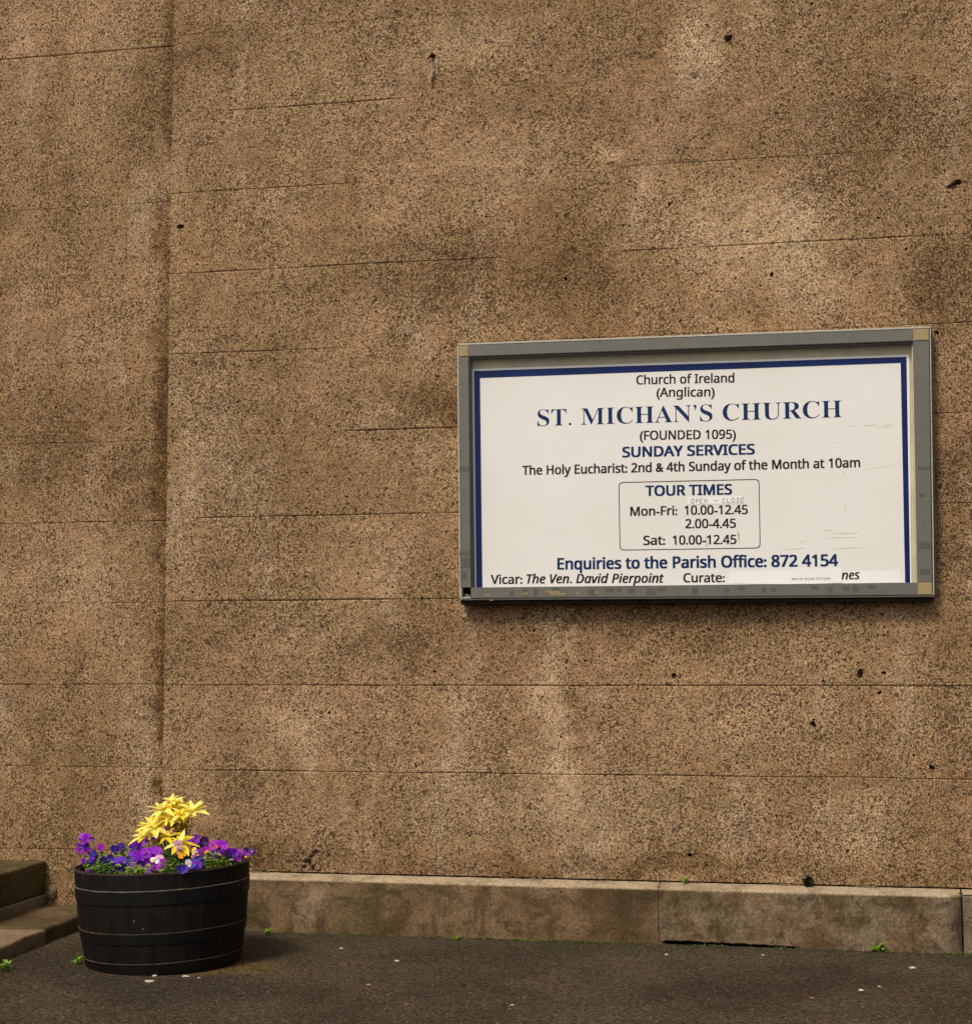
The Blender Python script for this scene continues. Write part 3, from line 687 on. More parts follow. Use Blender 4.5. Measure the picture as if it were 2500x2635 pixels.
# grime blocks along the bottom rail and lower side rails (old tape marks)
def railmark(u0, v0, u1, v1, mat, nm):
    yy = YF-(.0008 if mat is BARE else .0004); P = [on_y(u, v, yy) for u, v in [(u0, v0), (u1, v0), (u1, v1), (u0, v1)]]; k = [(p.x+random.uniform(-.0012, .0012), yy, p.z+random.uniform(-.0008, .0008)) for p in P]
    pyobj(nm, k, [(0, 1, 2, 3)], mat, rail_bot)
rr = random.Random(5)
u = 1225
while u < 2340:
    w = rr.uniform(9, 24); vv = 1513-(u-1211)*.0113
    if rr.random() < .62:
        t0 = rr.uniform(2, 8); railmark(u, vv+t0, u+w, vv+t0+rr.uniform(8, 22-t0*.6), TAPE, 'grime_mark')
    u += w+rr.uniform(4, 26)
for (a, b, c, d) in [(1402, 1520, 1440, 1526), (1415, 1526, 1455, 1532), (1340, 1524, 1358, 1530), (1480, 1524, 1490, 1531), (1246, 1530, 1262, 1534), (1330, 1516, 1345, 1519), (1530, 1522, 1540, 1527), (1720, 1512, 1728, 1518)]: railmark(a, b, c, d, BARE, 'bare_patch')
for (u0, v0, u1, v1, par) in [(1181, 1200, 1206, 1212, rail_l), (1182, 1418, 1207, 1428, rail_l), (1184, 1436, 1209, 1460, rail_l), (1184, 1470, 1200, 1490, rail_l), (2360, 1200, 2392, 1208, rail_r), (2362, 1395, 2394, 1412, rail_r), (2366, 1465, 2392, 1478, rail_r), (2364, 1270, 2380, 1278, rail_r)]:
    P = [on_y(a, b, YF-.0004) for a, b in [(u0, v0), (u1, v0), (u1, v1), (u0, v1)]]; pyobj('grime_mark', [tuple(p) for p in P], [(0, 1, 2, 3)], TAPE, par)
# peeling splinter under the bottom rail
p = on_y(1254, 1546, YF); bm = bmesh.new(); tube(bm, [(p.x, YF+.01, p.z+.006), (p.x+.02, YF+.004, p.z-.0), (p.x-.006+.03, YF, p.z+.002)], [.002, .0025, .0008], 5); obj('rail_splinter', bm, BARE, nb)

# ------------------------------------------------------------------ steps at the left
def slab(name, x0, x1, y0, y1, z0, z1, mat, parent, edge=.012, seed=0, amp=.006):
    """worn stone slab: gridded box with rounded arrises and an uneven surface"""
    bm = bmesh.new(); box(bm, x0, x1, y0, y1, z0, z1)
    bmesh.ops.bevel(bm, geom=list(bm.edges), offset=edge, segments=3, affect='EDGES', profile=.6)
    L = [e for e in bm.edges if e.calc_length() > .15]
    for _ in range(3):
        L = [e for e in bm.edges if e.calc_length() > .08]
        if L: bmesh.ops.subdivide_edges(bm, edges=L, cuts=1, use_grid_fill=True)
    for v in bm.verts:
        nv = mnoise.noise_vector(v.co*7+Vector((seed, 0, 0)))*amp+mnoise.noise_vector(v.co*23+Vector((seed, 4, 0)))*amp*.5
        if v.co.z > z0+.01: v.co += nv
    bmesh.ops.triangulate(bm, faces=[f for f in bm.faces if len(f.verts) > 4])
    return obj(name, bm, mat, parent, smooth=True)
st = thing('stone_steps', (0, 0, 0), 'two worn mossy stone steps at the foot of the recessed wall, left of the barrel', 'steps')
s1 = slab('lower_step', -1.9, -.30, -.50, .118, -.03, .060, STEP, st, .014, 1)
s2 = slab('lower_step', -1.9, -.293, -1.9, -.506, -.03, .056, PALE, st, .012, 5); s2['label'] = 'paler stone slab of the lower step'
slab('upper_step', -2.2, -.605, -1.9, .117, .105, .252, STEP, st, .012, 9)
slab('mortar_bed', -2.2, -.598, -1.9, .116, .052, .104, MORTAR, st, .008, 12, .008)
bm = bmesh.new(); p = on_y(133, 2296, .11)
g = bmesh.ops.create_icosphere(bm, subdivisions=3, radius=1)
for v in g['verts']:
    n0 = v.co.copy(); v.co = Vector((p.x+n0.x*.022, .112+n0.y*.014, p.z+n0.z*.035))+mnoise.noise_vector(n0*1.7)*.009
obj('mortar_lump', bm, MORTAR, st, True)

# ------------------------------------------------------------------ half barrel planter
def barrel_wood():
    s = NT('black_stained_oak')
    v = s.vmath('MULTIPLY', s.P, (30, 30, 3)); a = s.noise(1, 6, .7, vec=v); b = s.noise(8, 5, .6)
    base = s.mix(s.ramp(a, .35, .7), (.0025, .0018, .0013), (.0085, .0056, .0036))
    base = s.mix(s.ramp(b, .55, .75, 0, .6), base, (.018, .010, .006))
    k = s.vor(60); kk = s.n('SeparateColor', 0, i_0=s.n('TexVoronoi', 1, i_Vector=s.P, i_Scale=60.0))
    base = s.mix(s.math('MULTIPLY', s.ramp(k, .25, .1), s.ramp(kk, .965, .97)), base, (.16, .13, .10))
    s.bump(a, .5, .003)
    return s.fin(base, .7, .15)
BW = barrel_wood()
HOOP = plain('black_hoop_iron', (.0034, .0025, .0018), .6, .18, .4, 14, 0, .3)
RUST_LITEDGE = plain('rusty_light_catching_edge', (.055, .032, .018), .7, .3, .5, 25)
LITEDGE = plain('light_catching_edge', (.13, .10, .075), .55, .5, .5, 25)
SOIL = stone_mat('potting_soil', (.03, .018, .009), (.07, .042, .022), (.05, .04, .015))
BC = Vector((.334, -.770, -.004))
br = thing('barrel_planter', BC, 'black half barrel planter with iron hoops standing on the asphalt', 'planter')
br.rotation_euler = (0.0, -.035, 0)
BH = .378
def brad(z):
    t = z/BH; return .292+.050*t**.8-.006*t*t+ .004*math.sin(math.pi*t)
NS = 24
for i in range(NS):
    a0 = 2*math.pi*i/NS; a1 = 2*math.pi*(i+1)/NS; g = .0007/.36
    rj = random.uniform(-.0012, .0012); zt = BH+random.uniform(-.0025, .0025); V = []; F = []; NA, NZ = 4, 7
    for zi in range(NZ+1):
        z = zt*zi/NZ
        for ai in range(NA+1):
            t = ai/NA; a = a0+g/2+(a1-a0-g)*t; e = .0012 if ai in (0, NA) else 0
            r = brad(z)+rj-e; V.append((r*math.cos(a), r*math.sin(a), z))
    m = NA+1
    for zi in range(NZ+1):
        z = zt*zi/NZ
        for ai in range(m):
            a = a0+g/2+(a1-a0-g)*ai/NA; r = brad(z)-.022; V.append((r*math.cos(a), r*math.sin(a), z))
    o_ = (NZ+1)*m
    for zi in range(NZ):
        for ai in range(NA):
            k = zi*m+ai; F += [(k, k+1, k+m+1, k+m), (o_+k, o_+k+m, o_+k+m+1, o_+k+1)]
        for ai in (0, NA):
            k = zi*m+ai; F.append((k, k+m, o_+k+m, o_+k))
    for ai in range(NA):
        k = NZ*m+ai; F.append((k, k+1, o_+k+1, o_+k)); k = ai; F.append((k, o_+k, o_+k+1, k+1))
    me = bpy.data.meshes.new('stave'); me.from_pydata(V, [], F); me.update()
    bm = bmesh.new(); bm.from_mesh(me); bmesh.ops.recalc_face_normals(bm, faces=bm.faces); bm.to_mesh(me); bm.free()
    link('stave', me, BW, br)
def hoop(z0, z1, seed, edge, th=.0035, tilt=.0):
    n = 96; V = []; F = []
    for i in range(n):
        a = 2*math.pi*i/n; w = .0014*mnoise.noise(Vector((math.cos(a)*3, math.sin(a)*3, seed)))
        d = .0012*mnoise.noise(Vector((math.cos(a)*5, math.sin(a)*5, seed+9)))
        for (r, z) in [(brad(z0)-.001, z0), (brad(z0)+th+d, z0+.001), (brad(z1)+th+d, z1-.0012), (brad(z1)+.0002, z1)]: V.append((r*math.cos(a), r*math.sin(a), z+w+tilt*math.cos(a)))
    for i in range(n):
        for j in range(3): F.append((i*4+j, ((i+1) % n)*4+j, ((i+1) % n)*4+j+1, i*4+j+1))
    o = pyobj('hoop', V, F, HOOP, br); 
    # rusty upper arris of the band, with the light it catches painted in
    V = []; F = []
    for i in range(n):
        a = 2*math.pi*i/n; w = .0014*mnoise.noise(Vector((math.cos(a)*3, math.sin(a)*3, seed)))
        tk = .0011*(.75+.6*mnoise.noise(Vector((math.cos(a)*9, math.sin(a)*9, seed+3))))
        for (r, z) in [(brad(z1)+th+.0004, z1-.0018-tk), (brad(z1)+th+.0012, z1+tk*.3), (brad(z1)+.0004, z1+tk)]: V.append((r*math.cos(a), r*math.sin(a), z+w+tilt*math.cos(a)))
    for i in range(n):
        for j in range(2): F.append((i*3+j, ((i+1) % n)*3+j, ((i+1) % n)*3+j+1, i*3+j+1))
    pyobj('hoop_edge', V, F, edge, o)
    # rivet pair
    bm = bmesh.new()
    for dz in (.3, .7):
        a = math.radians(-8+seed*3); r = brad(z0)+th; g = bmesh.ops.create_uvsphere(bm, u_segments=8, v_segments=5, radius=.006)
        for v in g['verts']: v.co = Vector((r*math.cos(a), r*math.sin(a), z0+(z1-z0)*dz))+v.co
    obj('rivet', bm, HOOP, o, True)
hoop(.262, .316, 1, LITEDGE); hoop(.117, .158, 2, RUST_LITEDGE); hoop(.006, .046, 3, RUST_LITEDGE)
V = []; F = []; n = 96   # worn rim line
for i in range(n):
    a = 2*math.pi*i/n; tk = .0018+.0012*mnoise.noise(Vector((math.cos(a)*9, math.sin(a)*9, 3)))
    for (r, z) in [(brad(BH)+.0016, BH-.002-tk), (brad(BH)+.0018, BH+.0032), (brad(BH)-.006, BH+.0036)]: V.append((r*math.cos(a), r*math.sin(a), z))
for i in range(n):
    for j in range(2): F.append((i*3+j, ((i+1) % n)*3+j, ((i+1) % n)*3+j+1, i*3+j+1))
pyobj('rim', V, F, plain('worn_rim', (.035, .02, .014), .7, .3, .5, 20), br)
bm = bmesh.new(); bmesh.ops.create_circle(bm, cap_ends=True, segments=48, radius=.318)
for v in bm.verts: v.co.z = .33
bmesh.ops.triangulate(bm, faces=bm.faces); bmesh.ops.subdivide_edges(bm, edges=bm.edges, cuts=3, use_grid_fill=True)
for v in bm.verts: v.co.z += .012*mnoise.noise(v.co*14)
obj('soil', bm, SOIL, br)

# ------------------------------------------------------------------ planting
def leafmat(name, c, var=.3, trans=.25, rough=.5):
    s = NT(name); f = s.noise(40, 3, .6); info = s.t.nodes.new('ShaderNodeObjectInfo')
    base = s.mix(s.ramp(f, .3, .7), tuple(x*(1-var) for x in c), tuple(min(1, x*(1+var)) for x in c))
    s.set(s.b.inputs['Base Color'], base); s.b.inputs['Roughness'].default_value = rough; s.b.inputs['Specular IOR Level'].default_value = .35
    tl = s.t.nodes.new('ShaderNodeBsdfTranslucent'); s.t.links.new(base, tl.inputs[0]); mxx = s.t.nodes.new('ShaderNodeMixShader'); mxx.inputs[0].default_value = trans
    s.t.links.new(s.b.outputs[0], mxx.inputs[1]); s.t.links.new(tl.outputs[0], mxx.inputs[2]); s.t.links.new(mxx.outputs[0], s.out.inputs[0])
    return s.m
GREEN = leafmat('pansy_leaf', (.06, .13, .010)); GREEN2 = leafmat('pansy_leaf_dark', (.022, .055, .010)); LIME = leafmat('pansy_leaf_lime', (.17, .25, .018))
YEL = leafmat('golden_leaf', (.92, .68, .025), .12, .4); YELP = leafmat('pale_golden_leaf', (.95, .83, .20), .08, .4); YELD = leafmat('deep_golden_leaf', (.62, .40, .012), .2, .35)
PET = {'purple': leafmat('purple_petal', (.27, .004, .50), .25), 'violet': leafmat('violet_petal', (.11, .006, .44), .25), 'indigo': leafmat('indigo_petal', (.028, .004, .20), .3), 'plum': leafmat('plum_petal', (.055, .004, .10), .3),
       'magenta': leafmat('magenta_petal', (.36, .006, .36), .2), 'blue': leafmat('blue_petal', (.03, .05, .42), .25), 'white': leafmat('white_petal', (.78, .74, .74), .08), 'yellow': leafmat('yellow_petal', (.9, .60, .03), .12), 'orange': leafmat('orange_petal', (.85, .33, .01), .15),
       'red': leafmat('red_petal', (.60, .06, .01), .2), 'pink': leafmat('pink_petal', (.62, .36, .48), .15), 'dark': leafmat('dark_petal', (.01, .004, .02), .3)}
STEM = plain('green_stem', (.05, .08, .02), .6)
TWIG = plain('brown_stem', (.07, .05, .02), .7)

def rimtop(u, v, y):   # world -> barrel-surface point
    return on_y(u, v, y)
def inpot(base, b):
    q = Vector((base.x+b.x-BC.x, base.y+b.y-BC.y)); m = .292
    if q.length > m: q *= m/q.length; b = Vector((q.x+BC.x-base.x, q.y+BC.y-base.y, b.z))
    return b
def leaf_geo(V, F, base, d, up, L, W, fold=.25, curl=.3, seg=4, blunt=False):
    """a leaf with midrib fold and downward curl"""
    d = d.normalized(); side = d.cross(up).normalized(); nrm = side.cross(d).normalized(); k0 = len(V)
    for i in range(seg+1):
        t = i/seg; w = W*.5*(math.sin(math.pi*min(1, t*.92+.06))**(.6 if blunt else .8)); p = base+d*L*t-nrm*curl*L*t*t
        V += [tuple(p-side*w+nrm*w*fold), tuple(p), tuple(p+side*w+nrm*w*fold)]
    for i in range(seg):
        a = k0+i*3; F += [(a, a+1, a+4, a+3), (a+1, a+2, a+5, a+4)]
PETCACHE = {}
def petals_mesh(c1, c2):
    """pansy face: two back petals, two side petals, one lower lip, small eye"""
    key = (c1, c2)
    if key in PETCACHE: return PETCACHE[key]
    V = []; F = []; MI = []
    for ang, L, W, back, mi in [(62, 1.0, 1.0, -.10, 0), (118, 1.0, 1.0, -.14, 0), (8, .9, .85, .02, 0), (172, .9, .85, .0, 0), (270, 1.0, 1.25, .08, 1)]:
        a = math.radians(ang); d = Vector((math.cos(a), math.sin(a), 0)); s = Vector((-d.y, d.x, 0)); k = len(V); V.append((0, 0, back))
        n = 9
        for i in range(n):
            t = -1+2*i/(n-1); r = L*(1-.18*t*t)*(1+.05*math.sin(i*2.3+ang)); p = d*(r*math.cos(t*.8)*.98+.06)+s*W*.5*math.sin(t*1.35)
            V.append((p.x, p.y, back+.12*math.sin(i*1.9+ang)*.5+.10*abs(t)))
        for i in range(n-1): F.append((k, k+1+i, k+2+i)); MI.append(mi)
    k = len(V); V.append((0, -.05, .2))
    for i in range(6): V.append((.17*math.cos(i*math.pi/3), -.05+.17*math.sin(i*math.pi/3), .13))
    for i in range(6): F.append((k, k+1+i, k+1+(i+1) % 6)); MI.append(2)
    me = bpy.data.meshes.new('flower'); me.from_pydata(V, [], F); me.update()
    me.materials.append(PET[c1]); me.materials.append(PET[c2]); me.materials.append(PET['dark' if c1 not in ('dark', 'plum', 'indigo') else 'blue'] if c1 not in ('white', 'yellow') else PET['orange'])
    for p, m_ in zip(me.polygons, MI): p.material_index = m_; p.use_smooth = True
    PETCACHE[key] = me; return me

def pz(cu_, cv_): return 170+cu_/3.678, 2030+cv_/3.678      # crop coords of my flower close-up
SOILZ = .335
def pansy_plant(label, flowers, spread, depth, nleaf, mats, group='pansies filling the barrel', lift=0.):
    """flowers: (cx, cy, r_px, c1, c2) in close-up coordinates, depth = world y of the plant"""
    pts = [on_y(*pz(a, b), depth) for a, b, *_ in flowers]
    c = sum(pts, Vector())/len(pts); base = Vector((c.x, depth, BC.z+SOILZ+(c.x-BC.x)*.035)); base = base+inpot(base, Vector((0, 0, 0)))
    t = thing('pansy_plant', base, label, 'flower', group)
    V = []; F = []
    for i in range(nleaf):
        a = random.uniform(0, 6.28); r = spread*math.sqrt(random.random()); hgt = random.uniform(.0, .050+lift)*(1-.5*(r/spread)**2)+.006
        b = inpot(base, Vector((r*math.cos(a), r*math.sin(a)*.7, hgt))); d = Vector((math.cos(a)+random.uniform(-.8, .8), math.sin(a)-.5+random.uniform(-.8, .8), random.uniform(-.1, .8)))
        leaf_geo(V, F, b, d, Vector((0, -.3, 1)), random.uniform(.016, .032), random.uniform(.011, .019), .25, .35, 3, True)
    me = bpy.data.meshes.new('foliage'); me.from_pydata(V, [], F); me.update()
    for mm in mats: me.materials.append(mm)
    o = bpy.data.objects.new('foliage', me); col.objects.link(o); o.parent = t
    k = 6
    for j in range(0, len(me.polygons), k):
        mi = random.randrange(len(mats))
        for p in me.polygons[j:j+k]: p.material_index = mi
    fl2 = [(f, on_y(*pz(f[0], f[1]), depth)) for f in flowers]
    for (fx, fy, r, c1, c2) in flowers:
        if len(flowers) > 1 and c1 in ('purple', 'violet', 'magenta', 'indigo', 'plum') and r > 28:
            jx, jy = fx+random.uniform(-48, 48), fy+random.uniform(-16, 34); fl2.append(((jx, jy, r*random.uniform(.7, .95), random.choice([c1, c2, 'purple', 'violet']), c1), on_y(*pz(jx, min(jy, 760)), depth+.03)))
    for (fx, fy, r, c1, c2), p in fl2:
        rr_ = r/3.678/680.*1.22
        o = bpy.data.objects.new('flower', petals_mesh(c1, c2)); col.objects.link(o); o.parent = t
        q_ = Vector((p.x+random.uniform(-.003, .003), depth-random.uniform(.0, .03), p.z)); rx_ = q_.x-BC.x
        lim = math.sqrt(max(0, .325**2-rx_*rx_)); q_.y = max(q_.y, BC.y-lim)
        # keep it on the same sight of the plant: local position
        o.location = q_-base; o.scale = (rr_, rr_, rr_)
        look = (CP-q_).normalized()+Vector((random.uniform(-.7, .7), random.uniform(-.1, .1), random.uniform(-.15, 1.1)))
        o.rotation_euler = (look.to_track_quat('Z', 'Y') @ __import__('mathutils').Quaternion((0, 0, 1), random.uniform(-.7, .7))).to_euler()
        
        bm = bmesh.new(); e = q_-base; s_ = inpot(base, Vector((e.x*.6+random.uniform(-.01, .01), e.y+.02, 0))); tube(bm, [s_, s_.lerp(e, .6)+Vector((0, .006, 0)), e+Vector((0, .002, 0))], .0011, 5)
        obj('flower_stem', bm, STEM, t)
G = [GREEN, GREEN2, LIME]; GD = [GREEN2, GREEN2, GREEN]; GLm = [LIME, LIME, GREEN]
B = -.77
pl = [
 ('tall purple violas leaning over the left rim of the barrel', [(135, 455, 30, 'purple', 'violet'), (212, 470, 46, 'purple', 'magenta'), (262, 472, 20, 'plum', 'purple'), (95, 545, 26, 'violet', 'purple'), (160, 525, 30, 'purple', 'purple'), (215, 545, 36, 'violet', 'purple'), (170, 578, 38, 'purple', 'magenta'), (150, 612, 22, 'magenta', 'purple')], .055, B-.02, 70, GLm, .03),
 ('single magenta pansy above lime leaves at the left back', [(340, 548, 36, 'magenta', 'purple'), (350, 690, 16, 'blue', 'violet')], .05, B+.05, 80, GLm, .03),
 ('indigo pansy hanging low at the left front', [(270, 620, 40, 'indigo', 'violet'), (250, 680, 36, 'violet', 'indigo'), (235, 770, 18, 'purple', 'violet')], .05, B-.19, 60, G, .0),
 ('dark indigo pansies with a pale blue centre behind the left leaves', [(495, 565, 42, 'indigo', 'indigo'), (550, 540, 40, 'indigo', 'plum'), (525, 590, 34, 'blue', 'blue')], .05, B+.05, 60, G, .02),
 ('large violet blue pansies left of the middle of the barrel', [(445, 660, 38, 'indigo', 'indigo'), (520, 680, 52, 'violet', 'violet'), (550, 715, 40, 'violet', 'indigo'), (545, 755, 32, 'violet', 'blue'), (440, 760, 22, 'blue', 'violet')], .06, B-.16, 70, G, .0),
 ('violet pansy with purple edge below the left yellow leaves', [(675, 540, 44, 'violet', 'indigo'), (720, 530, 34, 'purple', 'violet')], .045, B+.0, 50, G, .02),
 ('bright purple pansies heaped at the middle front of the barrel', [(640, 635, 44, 'violet', 'indigo'), (660, 680, 44, 'purple', 'purple'), (650, 725, 30, 'magenta', 'purple'), (770, 610, 50, 'purple', 'purple'), (830, 585, 46, 'purple', 'magenta'), (890, 590, 42, 'purple', 'magenta'), (735, 640, 34, 'violet', 'purple'), (810, 650, 30, 'indigo', 'violet'), (790, 695, 40, 'purple', 'magenta')], .075, B-.17, 80, G, .0),
 ('small white and pink pansy with orange eye low in the middle', [(885, 662, 44, 'pink', 'white'), (840, 665, 22, 'white', 'yellow')], .03, B-.22, 30, G, .0),
 ('purple pansies hanging lowest over the front rim', [(850, 735, 40, 'purple', 'magenta'), (915, 700, 34, 'magenta', 'purple'), (845, 765, 22, 'purple', 'violet')], .05, B-.24, 50, GLm, -.01),
 ('tiny violet blooms in front of the yellow leaves', [(800, 475, 30, 'purple', 'plum'), (880, 445, 30, 'plum', 'purple'), (950, 385, 13, 'purple', 'plum'), (1037, 398, 17, 'plum', 'magenta')], .04, B-.03, 40, GD, .02),
 ('yellow orange pansy with pink and purple face right of the middle', [(1090, 590, 46, 'pink', 'orange'), (1100, 618, 40, 'yellow', 'orange'), (1085, 520, 40, 'pink', 'pink')], .045, B-.15, 50, G, .0),
 ('white topped blue pansies at the front right of middle', [(1155, 708, 30, 'white', 'white'), (1162, 742, 36, 'blue', 'violet'), (1100, 760, 38, 'indigo', 'blue')], .04, B-.27, 40, GD, .0),
 ('dark violet pansies low right of the middle', [(1240, 680, 52, 'indigo', 'indigo'), (1260, 720, 40, 'violet', 'indigo'), (1220, 700, 30, 'violet', 'violet')], .05, B-.2, 50, G, .0),
 ('plum and purple pansies at the back right', [(1250, 468, 44, 'purple', 'purple'), (1200, 490, 32, 'purple', 'plum'), (1320, 505, 48, 'plum', 'indigo'), (1270, 520, 34, 'plum', 'plum'), (1345, 545, 30, 'indigo', 'plum')], .055, B+.04, 60, GD, .03),
 ('magenta pansy with yellow and orange edge right of the middle', [(1255, 620, 34, 'yellow', 'yellow'), (1315, 610, 46, 'magenta', 'purple'), (1350, 600, 20, 'orange', 'orange'), (1215, 585, 28, 'yellow', 'yellow')], .05, B-.13, 60, G, .01),
 ('purple pansies with a red centre near the right rim', [(1400, 530, 44, 'magenta', 'magenta'), (1438, 530, 26, 'red', 'red'), (1480, 520, 44, 'purple', 'magenta'), (1460, 590, 44, 'purple', 'purple'), (1400, 615, 36, 'violet', 'violet'), (1520, 545, 30, 'magenta', 'purple')], .06, B-.05, 70, GLm, .02),
 ('purple pansies spilling at the right rim beside an orange bloom', [(1560, 615, 50, 'purple', 'purple'), (1590, 650, 34, 'violet', 'purple'), (1650, 600, 34, 'purple', 'plum'), (1680, 620, 30, 'magenta', 'purple'), (1690, 640, 26, 'red', 'orange'), (1620, 590, 28, 'violet', 'violet')], .06, B-.03, 80, GLm, .02),
 ('lone dark viola reaching past the right rim', [(1755, 582, 26, 'plum', 'purple'), (1775, 608, 18, 'plum', 'violet')], .03, B-.0, 16, GLm, .0),
]
for lab, fl, spd, dp, nl, mt, *lf in pl: pansy_plant(lab, fl, spd, dp, nl, mt, lift=lf[0] if lf else 0)
# leafy plants without blooms between them
for i, (cxp, cyp, dp, lab, mt) in enumerate([(380, 720, B-.22, 'flowerless green pansy plant at the left front rim', G), (700, 770, B-.27, 'lime flowerless pansy plant at the middle front rim', GLm), (990, 640, B-.12, 'dark green flowerless pansy plant right of the middle', GD),
        (1400, 680, B-.2, 'green flowerless pansy plant at the right front rim', GLm), (1600, 700, B-.08, 'lime flowerless pansy plant at the far right rim', GLm), (620, 600, B+.02, 'green flowerless pansy plant at the left back', G), (1010, 770, B-.29, 'low green pansy plant beside bare soil at the front', G), (180, 660, B-.06, 'bushy lime pansy plant at the far left rim', GLm)]):
    p = on_y(*pz(cxp, cyp), dp); base = Vector((p.x, dp, BC.z+SOILZ+(p.x-BC.x)*.035)); base = base+inpot(base, Vector((0, 0, 0))); t = thing('pansy_plant', base, lab, 'plant', 'pansies filling the barrel')
    V = []; F = []; sp = .065
    for j in range(130):
        a = random.uniform(0, 6.28); r = sp*math.sqrt(random.random()); hgt = random.uniform(0, max(.02, p.z-base.z+.03))*(1-.5*(r/sp)**2)
        b = inpot(base, Vector((r*math.cos(a), r*math.sin(a)*.7, hgt))); d = Vector((math.cos(a)+random.uniform(-.8, .8), math.sin(a)-.5+random.uniform(-.8, .8), random.uniform(-.1, .8)))
        leaf_geo(V, F, b, d, Vector((0, -.3, 1)), random.uniform(.016, .032), random.uniform(.011, .019), .25, .35, 3, True)
    me = bpy.data.meshes.new('foliage'); me.from_pydata(V, [], F); me.update()
    for mm in mt: me.materials.append(mm)
    for j in range(0, len(me.polygons), 6):
        mi = random.randrange(3)
        for q_ in me.polygons[j:j+6]: q_.material_index = mi
    o = bpy.data.objects.new('foliage', me); col.objects.link(o); o.parent = t

# golden whorled shrub
sb = on_y(*pz(1060, 560), B+.04); ys = thing('golden_shrub', (sb.x, B+.04, BC.z+SOILZ), 'bright yellow leaved shrub standing tallest in the barrel', 'shrub')
S0 = Vector((sb.x, B+.04, BC.z+SOILZ))
WH = [(1000, 125, 95, .00, 8, YELP), (905, 205, 115, -.03, 8, YELP), (1200, 215, 120, -.03, 8, YELP), (1090, 250, 95, -.05, 7, YEL), (980, 250, 70, .03, 6, YEL), (1150, 300, 60, .02, 6, YEL), (835, 370, 120, -.05, 8, YELP), (910, 330, 85, -.01, 7, YEL), (760, 350, 70, .03, 6, YEL),
      (735, 455, 85, -.06, 7, YELP), (950, 450, 85, -.06, 7, YEL), (1020, 330, 70, .04, 6, YELD), (870, 490, 70, -.02, 6, YELD), (1080, 520, 110, -.16, 7, YEL), (1010, 420, 70, .02, 6, YELD), (1120, 360, 60, .03, 6, YELD), (840, 430, 80, .0, 7, YEL), (1000, 200, 80, .03, 6, YEL), (1100, 170, 80, .03, 6, YEL), (900, 410, 80, .01, 7, YELP), (1050, 300, 90, -.02, 8, YELP), (970, 290, 80, -.04, 7, YELP), (850, 300, 70, .02, 7, YEL), (1160, 260, 80, .0, 7, YELP), (1020, 160, 70, .02, 6, YEL), (1090, 420, 60, .01, 6, YELD)]
for (cx, cy, R0, dy, n, mt) in WH:
    y = B+.04+dy; hpos = on_y(*pz(cx, cy), y)
    bm = bmesh.new(); s = Vector((S0.x+(hpos.x-S0.x)*.25, S0.y+(y-S0.y)*.3, S0.z)); mid = s.lerp(hpos, .55)+Vector((0, .01, .004))
    tube(bm, [s-S0, mid-S0, hpos-S0-Vector((0, 0, .004))], [.003, .0022, .0016], 6); obj('stem', bm, TWIG if mt is YELD else STEM, ys)
    Lm = R0/3.678/640.*1.5; axis = Vector((random.uniform(-.25, .25), -.35+random.uniform(-.2, .2), 1)).normalized()
    e1 = axis.orthogonal().normalized(); e2 = axis.cross(e1); ph = random.random()*6
    for ring, (cnt, elev_, sc_) in enumerate([(n, .12, 1.), (max(4, n-3), .75, .72)]):
        for j in range(cnt):
            a = ph+ring*.4+2*math.pi*j/cnt+random.uniform(-.18, .18); ev = elev_+random.uniform(-.15, .2)
            d = (e1*math.cos(a)+e2*math.sin(a))*math.cos(ev)+axis*math.sin(ev)
            V = []; F = []; L = Lm*sc_*random.uniform(.8, 1.2); leaf_geo(V, F, hpos-S0, d, axis, L, L*random.uniform(.30, .40), .3, random.uniform(.12, .4), 5)
            pyobj('leaf', V, F, mt if random.random() < .75 else random.choice([YEL, YELP]), ys, True)

# ------------------------------------------------------------------ weeds, moss, litter
WEED = leafmat('weed_leaf', (.17, .30, .014)); MOSS = leafmat('moss_green', (.085, .125, .010), .4, .15, .8); MOSSD = leafmat('dark_moss', (.03, .035, .010), .4, .1, .9)
def weed(u, v, label, n=12, size=.022, z=0., y=None, mat=WEED, hgt=.02, grp='small weeds at the foot of the wall'):
    p = on_z(u, v, z) if y is None else Vector((on_y(u, v, y).x, y, z))
    t = thing('weed', p, label, 'weed', grp); V = []; F = []
    for i in range(n):
        a = random.uniform(0, 6.28); el = random.uniform(.2, 1.3); d = Vector((math.cos(a)*math.cos(el), math.sin(a)*math.cos(el)-.1, math.sin(el))); b = Vector((random.uniform(-.4, .4)*size, random.uniform(-.3, .3)*size, random.uniform(0, hgt)))
        leaf_geo(V, F, b, d, Vector((0, -.2, 1)), size*random.uniform(.8, 1.4), size*random.uniform(.4, .7), .2, .3, 3, True)
    pyobj('foliage', V, F, mat, t)
    bm = bmesh.new(); tube(bm, [(0, 0, 0), (0.001, 0, hgt+.004)], .0012, 5); obj('stem', bm, STEM, t)
WX = 2400
weed(690, 2405, 'lowest green weed by the plinth just right of the barrel', 12, .022, 0)
weed(1176, 2419, 'small bright weed sprout at the plinth foot below the notice board left corner', 8, .016, 0)
weed(2141, 2434, 'bright weed at the plinth foot just right of the dark crack', 16, .03, 0)
weed(2226, 2438, 'tall leafy weed at the plinth foot, largest on the right', 18, .034, 0, hgt=.04)
weed(2262, 2450, 'low weed touching the right side of the tallest weed', 14, .026, 0)
weed(197, 2481, 'small weed at the left foot of the barrel', 12, .022, 0, hgt=.02, grp='small weeds on the asphalt')
weed(18, 2498, 'yellowish weed at the bottom left edge of the asphalt', 18, .028, 0, grp='small weeds on the asphalt')
